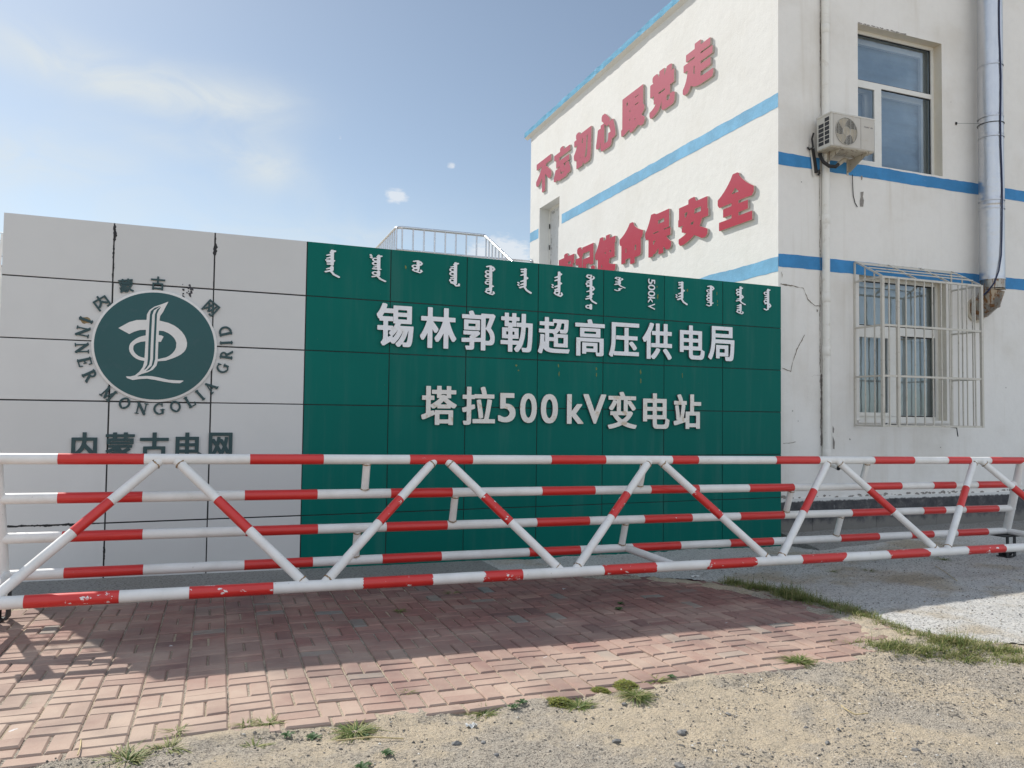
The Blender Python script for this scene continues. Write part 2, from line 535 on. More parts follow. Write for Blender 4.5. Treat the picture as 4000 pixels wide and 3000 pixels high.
def dirt_mat():
    m, nt, b = new_mat('sandy_dirt')
    pos = world_pos(nt)
    a = tex_noise(nt, 0.95, 5, 0.62, pos, 0.4)
    f1 = tex_noise(nt, 48, 5, 0.75, pos)
    f2 = tex_noise(nt, 130, 3, 0.65, pos)
    f3 = tex_noise(nt, 7, 5, 0.65, pos)
    patch = smooth(nt, mth(nt, 'ADD', a, mth(nt, 'MULTIPLY', mth(nt, 'SUBTRACT', f3, 0.5), 0.35)), 0.42, 0.60)
    c = mixc(nt, patch, (0.575, 0.485, 0.36), (0.485, 0.435, 0.365))
    c = mixc(nt, mth(nt, 'MULTIPLY', smooth(nt, f3, 0.45, 0.7), 0.4), c, (0.55, 0.475, 0.375))
    gr_ = mth(nt, 'ADD', 0.42, mth(nt, 'MULTIPLY', patch, 0.5))
    c = mixc(nt, mth(nt, 'MULTIPLY', smooth(nt, f1, 0.50, 0.60), gr_), c, (0.25, 0.222, 0.19))
    c = mixc(nt, mth(nt, 'MULTIPLY', smooth(nt, f2, 0.53, 0.61), gr_), c, (0.135, 0.125, 0.115))
    c = mixc(nt, mth(nt, 'MULTIPLY', smooth(nt, tex_noise(nt, 85, 2, 0.5, pos), 0.62, 0.70), 0.55), c, (0.66, 0.62, 0.54))
    setc(nt, b, c)
    b.inputs['Roughness'].default_value = 0.97
    b.inputs['Specular IOR Level'].default_value = 0.12
    h = mth(nt, 'ADD', mth(nt, 'MULTIPLY', f1, 1.2), mth(nt, 'ADD', mth(nt, 'MULTIPLY', f2, 0.6), mth(nt, 'MULTIPLY', f3, 1.5)))
    bump(nt, b, h, 0.95, 0.02)
    return m


M['dirt'] = dirt_mat()


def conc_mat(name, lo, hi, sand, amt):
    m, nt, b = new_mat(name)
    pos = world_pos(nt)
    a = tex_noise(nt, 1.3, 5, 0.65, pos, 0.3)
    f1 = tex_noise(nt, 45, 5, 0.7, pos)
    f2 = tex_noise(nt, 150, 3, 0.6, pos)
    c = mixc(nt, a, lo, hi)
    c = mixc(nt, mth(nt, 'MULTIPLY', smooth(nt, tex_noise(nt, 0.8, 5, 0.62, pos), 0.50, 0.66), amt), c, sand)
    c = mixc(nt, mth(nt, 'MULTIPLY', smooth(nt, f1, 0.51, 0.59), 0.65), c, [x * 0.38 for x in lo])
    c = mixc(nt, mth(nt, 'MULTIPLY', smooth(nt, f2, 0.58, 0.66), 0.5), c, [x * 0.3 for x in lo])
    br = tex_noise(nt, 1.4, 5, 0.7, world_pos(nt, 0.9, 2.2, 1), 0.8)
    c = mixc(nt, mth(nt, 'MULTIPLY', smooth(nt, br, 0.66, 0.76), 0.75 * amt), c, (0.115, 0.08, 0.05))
    setc(nt, b, c)
    b.inputs['Roughness'].default_value = 0.95
    b.inputs['Specular IOR Level'].default_value = 0.15
    bump(nt, b, mth(nt, 'ADD', f1, mth(nt, 'MULTIPLY', f2, 0.5)), 1.0, 0.03)
    return m


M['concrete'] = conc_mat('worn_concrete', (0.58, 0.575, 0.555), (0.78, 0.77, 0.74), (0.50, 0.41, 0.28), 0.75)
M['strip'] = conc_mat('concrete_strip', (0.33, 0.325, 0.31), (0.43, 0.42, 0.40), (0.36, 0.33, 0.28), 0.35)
M['stone'] = simple('grey_stone', (0.17, 0.168, 0.165), 0.9, var=0.35, scale=25, bmp=0.5, bscale=60)
M['gravel'] = simple('mixed_gravel', (0.30, 0.275, 0.235), 0.95, var=0.0)


def gravel():
    m, nt, b = new_mat('mixed_gravel_stones')
    setc(nt, b, ramp(nt, island(nt), [(0, (0.07, 0.068, 0.065)), (0.3, (0.15, 0.142, 0.13)), (0.6, (0.27, 0.24, 0.195)), (0.88, (0.40, 0.35, 0.28)), (1, (0.58, 0.56, 0.52))]))
    b.inputs['Roughness'].default_value = 0.95
    return m


M['gravel'] = gravel()


def leaf(name, a, c_):
    m, nt, b = new_mat(name)
    setc(nt, b, mixc(nt, island(nt), a, c_))
    b.inputs['Roughness'].default_value = 0.6
    b.inputs['Specular IOR Level'].default_value = 0.3
    tr = nt.nodes.new('ShaderNodeBsdfTranslucent')
    nt.links.new(mixc(nt, island(nt), a, c_), tr.inputs[0])
    mx = nt.nodes.new('ShaderNodeMixShader')
    mx.inputs[0].default_value = 0.25
    nt.links.new(b.outputs[0], mx.inputs[1])
    nt.links.new(tr.outputs[0], mx.inputs[2])
    nt.links.new(mx.outputs[0], nt.nodes['Material Output'].inputs[0])
    return m


M['grass'] = leaf('grass_blade', (0.055, 0.115, 0.022), (0.21, 0.24, 0.075))
M['grass_dry'] = leaf('dry_grass_blade', (0.33, 0.29, 0.14), (0.21, 0.24, 0.08))
M['rosette'] = leaf('broad_leaf', (0.035, 0.085, 0.025), (0.075, 0.14, 0.05))
M['herb'] = leaf('yellow_green_herb', (0.16, 0.19, 0.04), (0.28, 0.27, 0.055))
M['straw'] = simple('dry_straw', (0.46, 0.37, 0.20), 0.8, var=0.2, scale=30)
M['paper'] = simple('dirty_paper', (0.62, 0.62, 0.60), 0.9, var=0.2, scale=30)


# ------------------------------------------------------------------ mesh helpers
def tag(o, label=None, cat=None, group=None, kind=None):
    if label:
        o['label'] = label
    if cat:
        o['category'] = cat
    if group:
        o['group'] = group
    if kind:
        o['kind'] = kind
    return o


def thing(name, loc, label, cat, group=None):
    o = bpy.data.objects.new(name, None)
    o.empty_display_size = 0.2
    C.objects.link(o)
    o.location = loc
    return tag(o, label, cat, group)


def root_loc(o):
    while o.parent:
        o = o.parent
    return Vector(o.location)


class MB:
    """collects world-space geometry and links it as one mesh object"""

    def __init__(s):
        s.v, s.f, s.m, s.s = [], [], [], []

    def add(s, verts, faces, mi=0, sm=False):
        k = len(s.v)
        s.v += [tuple(v) for v in verts]
        for f in faces:
            s.f.append([i + k for i in f])
            s.m.append(mi)
            s.s.append(sm)

    def quad(s, a, b, c, d, mi=0):
        s.add([a, b, c, d], [(0, 1, 2, 3)], mi)

    def box(s, x0, x1, y0, y1, z0, z1, mi=0):
        v = [(x, y, z) for z in (z0, z1) for y in (y0, y1) for x in (x0, x1)]
        s.add(v, [(0, 2, 3, 1), (4, 5, 7, 6), (0, 1, 5, 4), (2, 6, 7, 3), (0, 4, 6, 2), (1, 3, 7, 5)], mi)

    def bbox(s, x0, x1, y0, y1, z0, z1, bv, mi=0):
        """box with chamfered edges"""
        bm = bmesh.new()
        bmesh.ops.create_cube(bm, size=1)
        for v in bm.verts:
            v.co = Vector(((x0 + x1) / 2 + v.co.x * (x1 - x0), (y0 + y1) / 2 + v.co.y * (y1 - y0), (z0 + z1) / 2 + v.co.z * (z1 - z0)))
        bmesh.ops.bevel(bm, geom=list(bm.edges), offset=bv, segments=2, affect='EDGES', profile=0.6)
        bm.verts.index_update()
        s.add([v.co for v in bm.verts], [[v.index for v in f.verts] for f in bm.faces], mi)
        bm.free()

    def tube(s, pts, r, seg=14, mi=0, cap=True, radii=None, sm=True):
        pts = [Vector(q) for q in pts]
        n = len(pts)
        rings = []
        up_ = Vector((0, 0, 1))
        prev = None
        for i, q in enumerate(pts):
            t = (pts[min(i + 1, n - 1)] - pts[max(i - 1, 0)]).normalized()
            if prev is None:
                a = t.cross(up_ if abs(t.z) < 0.9 else Vector((0, 1, 0))).normalized()
            else:
                a = (prev - t * prev.dot(t)).normalized()
            prev = a
            b = t.cross(a)
            rr = radii[i] if radii else r
            rings.append([q + (a * math.cos(2 * math.pi * j / seg) + b * math.sin(2 * math.pi * j / seg)) * rr for j in range(seg)])
        vs = [v for rg in rings for v in rg]
        fs = []
        for i in range(n - 1):
            for j in range(seg):
                j2 = (j + 1) % seg
                fs.append((i * seg + j, i * seg + j2, (i + 1) * seg + j2, (i + 1) * seg + j))
        s.add(vs, fs, mi, sm)
        if cap:
            s.add(rings[0], [tuple(range(seg))[::-1]], mi)
            s.add(rings[-1], [tuple(range(seg))], mi)

    def bar(s, a, b, w, h, mi=0):
        """square bar from a to b"""
        a, b = Vector(a), Vector(b)
        t = (b - a).normalized()
        u = t.cross(Vector((0, 0, 1)) if abs(t.z) < 0.9 else Vector((0, 1, 0))).normalized()
        w_ = u.cross(t)
        vs = []
        for q in (a, b):
            for i, j in ((-1, -1), (1, -1), (1, 1), (-1, 1)):
                vs.append(q + u * (w / 2 * i) + w_ * (h / 2 * j))
        s.add(vs, [(0, 1, 2, 3)[::-1], (4, 5, 6, 7), (0, 1, 5, 4), (1, 2, 6, 5), (2, 3, 7, 6), (3, 0, 4, 7)], mi)

    def prism(s, poly, fn, d0, d1, mi=0, side=None):
        """polygon in a plane (fn(u, v, depth) -> point), from depth d0 (hidden) to d1 (face)"""
        n = len(poly)
        s.add([fn(u, v, d1) for u, v in poly], [tuple(range(n))], mi)
        vs = [fn(u, v, d0) for u, v in poly] + [fn(u, v, d1) for u, v in poly]
        s.add(vs, [(i, (i + 1) % n, (i + 1) % n + n, i + n) for i in range(n)], mi if side is None else side)

    def build(s, name, mats, parent=None, fix=True):
        me = bpy.data.meshes.new(name)
        o0 = root_loc(parent) if parent else Vector((0, 0, 0))
        me.from_pydata([(v[0] - o0.x, v[1] - o0.y, v[2] - o0.z) for v in s.v], [], s.f)
        if not isinstance(mats, (list, tuple)):
            mats = [mats]
        for m_ in mats:
            me.materials.append(m_)
        me.polygons.foreach_set('material_index', s.m)
        me.polygons.foreach_set('use_smooth', s.s)
        me.update()
        if fix:
            bm = bmesh.new()
            bm.from_mesh(me)
            bmesh.ops.recalc_face_normals(bm, faces=bm.faces)
            bm.to_mesh(me)
            bm.free()
        o = bpy.data.objects.new(name, me)
        C.objects.link(o)
        if parent:
            o.parent = parent
        return o


def gz(X, Y):
    """height of the open ground"""
    a = -.017 * X if X < 5 else -.085 + .012 * (min(X, 14) - 5)
    return a - .017 * (max(-20, min(Y, 9)) - 5)


# ------------------------------------------------------------------ lettering: signed distance fields turned into solid meshes
def seg_dist(P, segs):
    d = np.full(P.shape[:-1], 1e9)
    for (ax, ay), (bx, by) in segs:
        dx, dy = bx - ax, by - ay
        L = dx * dx + dy * dy + 1e-12
        t = np.clip(((P[..., 0] - ax) * dx + (P[..., 1] - ay) * dy) / L, 0, 1)
        d = np.minimum(d, np.hypot(P[..., 0] - ax - t * dx, P[..., 1] - ay - t * dy))
    return d


def poly_sdf(P, loops_segs):
    d = seg_dist(P, loops_segs)
    ins = np.zeros(P.shape[:-1], dtype=bool)
    x, y = P[..., 0], P[..., 1]
    for (ax, ay), (bx, by) in loops_segs:
        if ay == by:
            continue
        cond = (ay > y) != (by > y)
        ins ^= cond & (x < (bx - ax) * (y - ay) / (by - ay) + ax)
    return np.where(ins, -d, d)


_gl = {}


def glyph_segs(ch):
    if ch in _gl:
        return _gl[ch]
    cu = bpy.data.curves.new('glyph', 'FONT')
    cu.body = ch
    cu.size = 1
    cu.resolution_u = 5
    o = bpy.data.objects.new('glyph', cu)
    C.objects.link(o)
    dg = bpy.context.evaluated_depsgraph_get()
    me = bpy.data.meshes.new_from_object(o.evaluated_get(dg))
    cnt = {}
    for p_ in me.polygons:
        vs = list(p_.vertices)
        for i in range(len(vs)):
            a, b = me.vertices[vs[i]].co, me.vertices[vs[(i + 1) % len(vs)]].co
            ka, kb = (round(a.x, 5), round(a.y, 5)), (round(b.x, 5), round(b.y, 5))
            k = (ka, kb) if ka < kb else (kb, ka)
            cnt[k] = cnt.get(k, 0) + 1
    segs = [k for k, n in cnt.items() if n == 1 and k[0] != k[1]]
    bpy.data.objects.remove(o)
    bpy.data.curves.remove(cu)
    bpy.data.meshes.remove(me)
    _gl[ch] = segs
    return segs


def minfilt(a, kx, ky):
    r = a.copy()
    for i in range(-kx, kx + 1):
        r = np.minimum(r, np.roll(a, i, axis=1))
    q = r.copy()
    for j in range(-ky, ky + 1):
        q = np.minimum(q, np.roll(r, j, axis=0))
    return q


def march(F, xs, ys):
    """solid polygons and outline segments of F < 0"""
    polys, outline = [], []
    ny, nx = F.shape

    def cross(x0, y0, f0, x1, y1, f1):
        t = f0 / (f0 - f1)
        return (x0 + (x1 - x0) * t, y0 + (y1 - y0) * t)
    for j in range(ny - 1):
        run = None
        for i in range(nx - 1):
            c = ((xs[i], ys[j], F[j, i]), (xs[i + 1], ys[j], F[j, i + 1]), (xs[i + 1], ys[j + 1], F[j + 1, i + 1]), (xs[i], ys[j + 1], F[j + 1, i]))
            k = sum(q[2] < 0 for q in c)
            if k == 4:
                if run is None:
                    run = i
                continue
            if run is not None:
                polys.append([(xs[run], ys[j]), (xs[i], ys[j]), (xs[i], ys[j + 1]), (xs[run], ys[j + 1])])
                run = None
            if k == 0:
                continue
            pl, ex, en = [], [], []
            for a in range(4):
                p0, p1 = c[a], c[(a + 1) % 4]
                if p0[2] < 0:
                    pl.append((p0[0], p0[1]))
                if (p0[2] < 0) != (p1[2] < 0):
                    q = cross(*p0, *p1)
                    pl.append(q)
                    (ex if p0[2] < 0 else en).append((len(pl) - 1, q))
            if len(pl) > 2:
                polys.append(pl)
            for (ia, qa) in ex:
                ib, qb = min(en, key=lambda e: (e[0] - ia) % len(pl) if (e[0] - ia) % len(pl) else 99)
                outline.append((qa, qb))
        if run is not None:
            polys.append([(xs[run], ys[j]), (xs[nx - 1], ys[j]), (xs[nx - 1], ys[j + 1]), (xs[run], ys[j + 1])])
    return polys, outline


_solid = {}


def glyph_solid(ch, bold=0.0, boldy=None, N=84):
    """outline-fattened glyph in a unit box: (polys, outline, aspect)"""
    key = (ch, bold, boldy, N)
    if key in _solid:
        return _solid[key]
    segs = glyph_segs(ch)
    X = [q[0] for s_ in segs for q in s_]
    Y = [q[1] for s_ in segs for q in s_]
    pad = max(bold, boldy or bold) + 0.03
    x0, x1, y0, y1 = min(X) - pad, max(X) + pad, min(Y) - pad, max(Y) + pad
    h = max(x1 - x0, y1 - y0) / N
    xs = np.arange(x0, x1 + h, h)
    ys = np.arange(y0, y1 + h, h)
    P = np.stack(np.meshgrid(xs, ys), -1)
    F = poly_sdf(P, segs)
    kx = bold / h
    ky = (bold if boldy is None else boldy) / h
    ix, iy = int(kx), int(ky)
    F = minfilt(F, ix, iy) - h * ((kx - ix) + (ky - iy)) / 2 + 1e-6
    F[0, :] = F[-1, :] = F[:, 0] = F[:, -1] = h
    polys, out = march(F, xs, ys)
    px = [q[0] for p_ in polys for q in p_]
    py = [q[1] for p_ in polys for q in p_]
    a, b, c, d = min(px), max(px), min(py), max(py)
    nrm = lambda q: ((q[0] - a) / (b - a), (q[1] - c) / (d - c))
    r = ([[nrm(q) for q in p_] for p_ in polys], [(nrm(q), nrm(w)) for q, w in out], (b - a) / (d - c))
    _solid[key] = r
    return r


def stroke_solid(strokes, box, h):
    """strokes: list of (points, half width or (w0, w1)); box x0,x1,y0,y1"""
    x0, x1, y0, y1 = box
    xs = np.arange(x0, x1 + h, h)
    ys = np.arange(y0, y1 + h, h)
    P = np.stack(np.meshgrid(xs, ys), -1)
    F = np.full(P.shape[:-1], 1e9)
    for pts, w in strokes:
        n = len(pts) - 1
        for i in range(n):
            (ax, ay), (bx, by) = pts[i], pts[i + 1]
            dx, dy = bx - ax, by - ay
            t = np.clip(((P[..., 0] - ax) * dx + (P[..., 1] - ay) * dy) / (dx * dx + dy * dy + 1e-12), 0, 1)
            d = np.hypot(P[..., 0] - ax - t * dx, P[..., 1] - ay - t * dy)
            ww = w if not isinstance(w, tuple) else (w[0] + (w[1] - w[0]) * (i + t) / n)
            F = np.minimum(F, d - ww)
    F = F + 1e-7
    F[0, :] = F[-1, :] = F[:, 0] = F[:, -1] = h
    return march(F, xs, ys)


def solid_to(mb, solid, place, d0, d1, mi=0, side=1):
    """place(u, v, depth) -> world point"""
    polys, out = solid[0], solid[1]
    for p_ in polys:
        mb.add([place(u, v, d1) for u, v in p_], [tuple(range(len(p_)))], mi)
    for a, b in out:
        mb.quad(place(*a, d0), place(*b, d0), place(*b, d1), place(*a, d1), side)
WORD_POS = [(1.14, 3.47, 3.163), (1.67, 3.462, 3.158), (2.138, 3.44, 3.293), (2.601, 3.457, 3.165), (3.054, 3.457, 3.099), (3.512, 3.46, 3.152), (3.981, 3.458, 3.14), (4.439, 3.466, 3.02), (4.863, 3.469, 3.279), (5.362, 3.476, 3.065), (5.843, 3.476, 3.164), (6.32, 3.461, 3.172), (6.825, 3.488, 3.098), (7.314, 3.487, 3.177)]
RAIL_TOP = dict(Y=6.76, m=-0.01043, c=1.2539, bands=[(-1.135, -0.536), (0.249, 0.84), (1.585, 2.165), (2.943, 3.523), (4.266, 4.578), (5.541, 6.128), (6.895, 7.487), (8.015, 8.382), (8.718, 9.29)])
TOP_NODES = [-0.367, 1.871, 4.075, 6.322, 8.523] ; TOP_END = 9.29
RAIL_R2 = dict(Y=6.86, m=-0.00979, c=0.9477, bands=[(-1.145, -0.553), (0.218, 0.807), (1.442, 2.014), (2.894, 3.462), (4.081, 4.651), (5.277, 5.863), (6.88, 7.401), (7.897, 8.257), (8.618, 9.2)])
STRUT12 = [1.213, 3.96, 6.821]
RAIL_R3 = dict(Y=6.96, m=-0.00940, c=0.6359, bands=[(-1.122, -0.545), (0.235, 0.829), (1.429, 2.001), (2.886, 3.449), (4.067, 4.634), (5.237, 5.821), (6.764, 7.344), (7.849, 8.2), (8.535, 9.101)])
STRUT23 = [2.045, 5.853]
RAIL_R4 = dict(Y=7.06, m=-0.00904, c=0.3337, bands=[(-1.116, -0.541), (0.235, 0.81), (1.418, 1.977), (2.852, 3.407), (3.994, 4.568), (5.183, 5.756), (6.693, 7.268), (7.765, 8.124), (8.517, 9.037)])
STRUT34 = [1.177, 3.872, 6.642] ; R4_END = 9.385
RAIL_FB = dict(Y=6.2, m=-0.01005, c=0.3097, bands=[(-1.215, -0.63), (-0.17, 0.418), (1.091, 1.667), (2.086, 2.445), (3.195, 3.76), (4.281, 4.863), (5.387, 5.971), (6.495, 7.079), (7.621, 8.201)])
BOT_NODES = [0.73, 2.884, 5.088, 7.288]
FB_TIE = 3.992
CRACKS = [[(7.734, 3.632), (7.908, 3.611), (8.153, 3.595), (8.234, 3.424), (8.372, 3.344), (8.484, 3.339)], [(8.178, 2.89), (8.042, 2.686), (7.955, 2.475), (7.919, 2.332), (7.759, 2.382)], [(8.508, 2.295), (8.341, 2.29), (8.314, 2.268)], [(7.784, 1.269), (7.904, 1.273), (8.012, 1.29)], [(7.747, 3.808), (7.76, 3.721)]]
PIPE_CRACK = [(8.499, 8.075), (8.498, 7.962), (8.498, 7.848), (8.498, 7.735), (8.497, 7.622), (8.497, 7.509), (8.496, 7.397), (8.496, 7.284), (8.496, 7.171), (8.495, 7.059), (8.495, 6.946), (8.495, 6.834), (8.494, 6.721), (8.494, 6.609), (8.493, 6.497), (8.493, 6.385), (8.472, 5.438), (8.472, 5.317), (8.471, 5.196), (8.471, 5.075), (8.47, 4.954), (8.47, 4.833), (8.47, 4.712), (8.483, 4.65), (8.482, 4.492), (8.481, 4.335), (8.481, 4.178), (8.48, 4.021), (8.48, 3.864), (8.479, 3.707), (8.479, 3.551), (8.478, 3.395), (8.478, 3.239), (8.477, 3.083), (8.477, 2.927), (8.476, 2.771), (8.476, 2.616), (8.475, 2.46), (8.497, 2.306), (8.496, 2.151), (8.496, 1.996), (8.495, 1.841), (8.495, 1.687), (8.494, 1.532), (8.493, 1.378), (8.493, 1.224)]
PATCHES = [[(9.265, 5.175), (9.328, 5.189), (9.312, 5.108), (9.333, 5.048), (9.316, 4.947), (9.253, 4.947), (9.248, 5.039), (9.27, 5.103)], [(9.272, 5.434), (9.309, 5.435), (9.298, 5.365), (9.277, 5.373)], [(8.701, 1.534), (8.729, 1.489), (8.72, 1.423), (8.7, 1.434)], [(8.7, 1.378), (8.742, 1.29), (8.733, 1.179), (8.702, 1.19)], [(11.29, 6.581), (11.328, 6.582), (11.328, 6.531), (11.292, 6.53)], [(8.4, 3.29), (8.428, 3.28), (8.419, 3.246), (8.403, 3.252)]]
PEEL = [(9.244, 7.848), (9.377, 7.842), (9.511, 7.847), (9.673, 7.842), (9.836, 7.834), (9.974, 7.843), (10.085, 7.834), (10.224, 7.843)]
WEEDS = [(-0.389, 4.06), (-0.186, 4.131), (-0.161, 4.355), (0.175, 4.342), (0.288, 4.331), (0.204, 4.069), (0.363, 4.136), (0.487, 4.098), (0.674, 4.095), (1.09, 4.591), (1.429, 4.18), (1.599, 4.154), (1.674, 4.208), (1.877, 4.207), (1.966, 4.11), (2.209, 4.278), (2.364, 4.118), (2.4, 4.321), (2.646, 4.345), (2.763, 4.361), (3.845, 4.44), (1.498, 6.632), (3.479, 6.35), (3.355, 6.152), (0.793, 3.734), (0.661, 3.663), (0.724, 4.002), (2.128, 7.208)]
STONES = [((1.154, 3.782), 0.055), ((1.285, 3.751), 0.038), ((1.932, 3.559), 0.046), ((2.051, 4.071), 0.035), ((2.33, 3.58), 0.055), ((1.301, 3.603), 0.033), ((2.738, 3.734), 0.044), ((2.343, 3.595), 0.05), ((3.175, 3.36), 0.033), ((3.323, 2.991), 0.05), ((2.964, 3.21), 0.04), ((2.085, 3.225), 0.061), ((3.037, 3.451), 0.031), ((3.579, 4.163), 0.029), ((3.73, 4.233), 0.022), ((2.251, 4.051), 0.044), ((2.091, 3.227), 0.05)]
STRAW = [[(3.45, 3.624), (3.402, 3.543), (3.417, 3.486), (3.479, 3.453)], [(7.901, 6.821), (7.635, 6.456), (7.379, 6.103)], [(0.587, 3.98), (0.748, 3.93), (0.903, 3.871)], [(-0.592, 4.36), (-0.577, 4.234), (-0.571, 4.118)]]
PAPER = (1.291, 3.973) ; SCRAP = (5.032, 7.801)
GRASS_A = [(5.169, 7.068), (5.184, 6.706), (5.358, 6.468), (5.26, 6.006), (5.425, 5.868), (5.414, 5.499), (5.393, 5.258), (5.327, 4.939), (5.228, 4.615), (5.287, 4.448), (5.381, 4.318), (5.454, 4.177), (5.561, 4.069)]
GRASS_B = [(4.638, 4.712), (4.677, 4.561), (4.787, 4.44), (4.798, 4.307), (5.142, 4.192), (5.33, 3.913)]
PAVE_EDGE_L = [(-0.901, 4.222), (-0.573, 4.184), (-0.116, 4.169), (0.339, 4.133), (1.043, 4.233), (1.748, 4.319), (2.446, 4.405), (3.121, 4.593), (3.784, 4.518), (4.393, 4.51)]
PAVE_RIGHT = [(4.428, 4.499), (5.063, 4.936), (5.156, 5.292), (5.056, 5.774), (4.957, 6.462), (5.12, 7.087), (4.597, 7.722), (3.778, 8.126)]
STRIP = [(-1.718, 7.843), (-0.311, 8.063), (1.149, 8.256), (2.246, 8.257)]
CONC_FRONT = [(5.275, 7.214), (5.462, 6.594), (5.573, 6.028), (5.552, 5.542), (5.391, 5.082), (5.346, 4.719), (5.538, 4.443), (5.815, 4.238)]
APRON = [(7.761, 8.796), (7.581, 8.198), (9.249, 8.425), (10.936, 7.98)]
SHADOWLINE = [(-1.34, 7.38), (-0.299, 5.192), (1.753, 5.365), (3.641, 5.456), (5.415, 5.203), (7.383, 5.375)]
DARKSTAIN = [(7.285, 6.908), (7.656, 6.976)]

# ------------------------------------------------------------------ the ground, paving and concrete (the setting)
rng = np.random.default_rng(7)
random.seed(11)
_lat = rng.random((256, 256))


def vnoise(x, y, s):
    x = np.asarray(x, float) * s
    y = np.asarray(y, float) * s
    xi, yi = np.floor(x).astype(int), np.floor(y).astype(int)
    fx, fy = x - xi, y - yi
    fx, fy = fx * fx * (3 - 2 * fx), fy * fy * (3 - 2 * fy)
    L = lambda i, j: _lat[i % 256, j % 256]
    return (L(xi, yi) * (1 - fx) + L(xi + 1, yi) * fx) * (1 - fy) + (L(xi, yi + 1) * (1 - fx) + L(xi + 1, yi + 1) * fx) * fy - 0.5


def fbm(x, y, s, o=4):
    t = 0
    for k in range(o):
        t = t + vnoise(np.asarray(x) + 17.3 * k, np.asarray(y) - 9.1 * k, s * 2.03 ** k) * 0.55 ** k
    return t


def ground_z(X, Y):
    X, Y = np.asarray(X, float), np.asarray(Y, float)
    a = np.where(X < 5, -.017 * np.maximum(X, -30), -.085 + .012 * (np.minimum(X, 14) - 5))
    a = a - .017 * (np.clip(Y, -20, 9) - 5)
    return a - .07 * np.exp(-((X - 7.5) / 1.1) ** 2 - ((Y - 9.0) / 0.8) ** 2)


def inside(px, py, poly):
    ins = np.zeros(np.shape(px), bool)
    n = len(poly)
    for i in range(n):
        ax, ay = poly[i]
        bx, by = poly[(i + 1) % n]
        if ay == by:
            continue
        ins ^= ((ay > py) != (by > py)) & (px < (bx - ax) * (py - ay) / (by - ay) + ax)
    return ins


STRIP_POLY = [(-7, 7.5), (-1.5, 7.62), (0, 7.82), (1.2, 8.02), (2.2, 8.1), (3.0, 7.97), (3.0, 9.4), (-7, 9.4)]
YARD_POLY = [(3.0, 7.97), (3.8, 7.75), (4.55, 7.4), (4.98, 6.95), (5.2, 6.5), (5.32, 6.0), (5.33, 5.5), (5.34, 5.1), (5.38, 4.75), (5.55, 4.45), (5.85, 4.22), (6.4, 3.95),
             (7.5, 3.6), (12, 2.6), (30, 1.5), (30, 9.32), (3.0, 9.32)]
PAVE_POLY = [(-6, 4.2), (4.35, 4.2), (4.75, 4.6), (5.08, 4.95), (5.16, 5.3), (5.12, 5.9), (5.02, 6.5), (4.80, 7.0), (4.3, 7.42), (3.6, 7.72), (3.0, 7.93), (2.2, 8.06), (1.2, 7.97), (0, 7.77), (-1.5, 7.57), (-6, 7.45)]


def edge_shift(X):
    """wavering of the paving rows"""
    return .035 * (X - 1.0) + .02 * np.sin(X * 1.7 + .6) + .012 * np.sin(X * 4.1)


def sheet(name, xs, ys, zfun, mat, mask=None):
    X, Y = np.meshgrid(xs, ys)
    Z = zfun(X, Y)
    ny, nx = X.shape
    idx = np.arange(nx * ny).reshape(ny, nx)
    F = np.stack([idx[:-1, :-1], idx[:-1, 1:], idx[1:, 1:], idx[1:, :-1]], -1).reshape(-1, 4)
    V = np.stack([X, Y, Z], -1).reshape(-1, 3)
    if mask is not None:
        cx = (X[:-1, :-1] + X[1:, 1:]) / 2
        cy = (Y[:-1, :-1] + Y[1:, 1:]) / 2
        F = F[mask(cx, cy).reshape(-1)]
        used = np.unique(F)
        re = np.full(len(V), -1)
        re[used] = np.arange(len(used))
        V, F = V[used], re[F]
    me = bpy.data.meshes.new(name)
    me.vertices.add(len(V))
    me.vertices.foreach_set('co', V.astype(np.float32).ravel())
    me.loops.add(len(F) * 4)
    me.loops.foreach_set('vertex_index', F.astype(np.int32).ravel())
    me.polygons.add(len(F))
    me.polygons.foreach_set('loop_start', np.arange(0, len(F) * 4, 4, dtype=np.int32))
    me.polygons.foreach_set('loop_total', np.full(len(F), 4, dtype=np.int32))
    me.update(calc_edges=True)
    me.polygons.foreach_set('use_smooth', [True] * len(F))
    me.materials.append(mat)
    o = bpy.data.objects.new(name, me)
    C.objects.link(o)
    return tag(o, kind='structure')


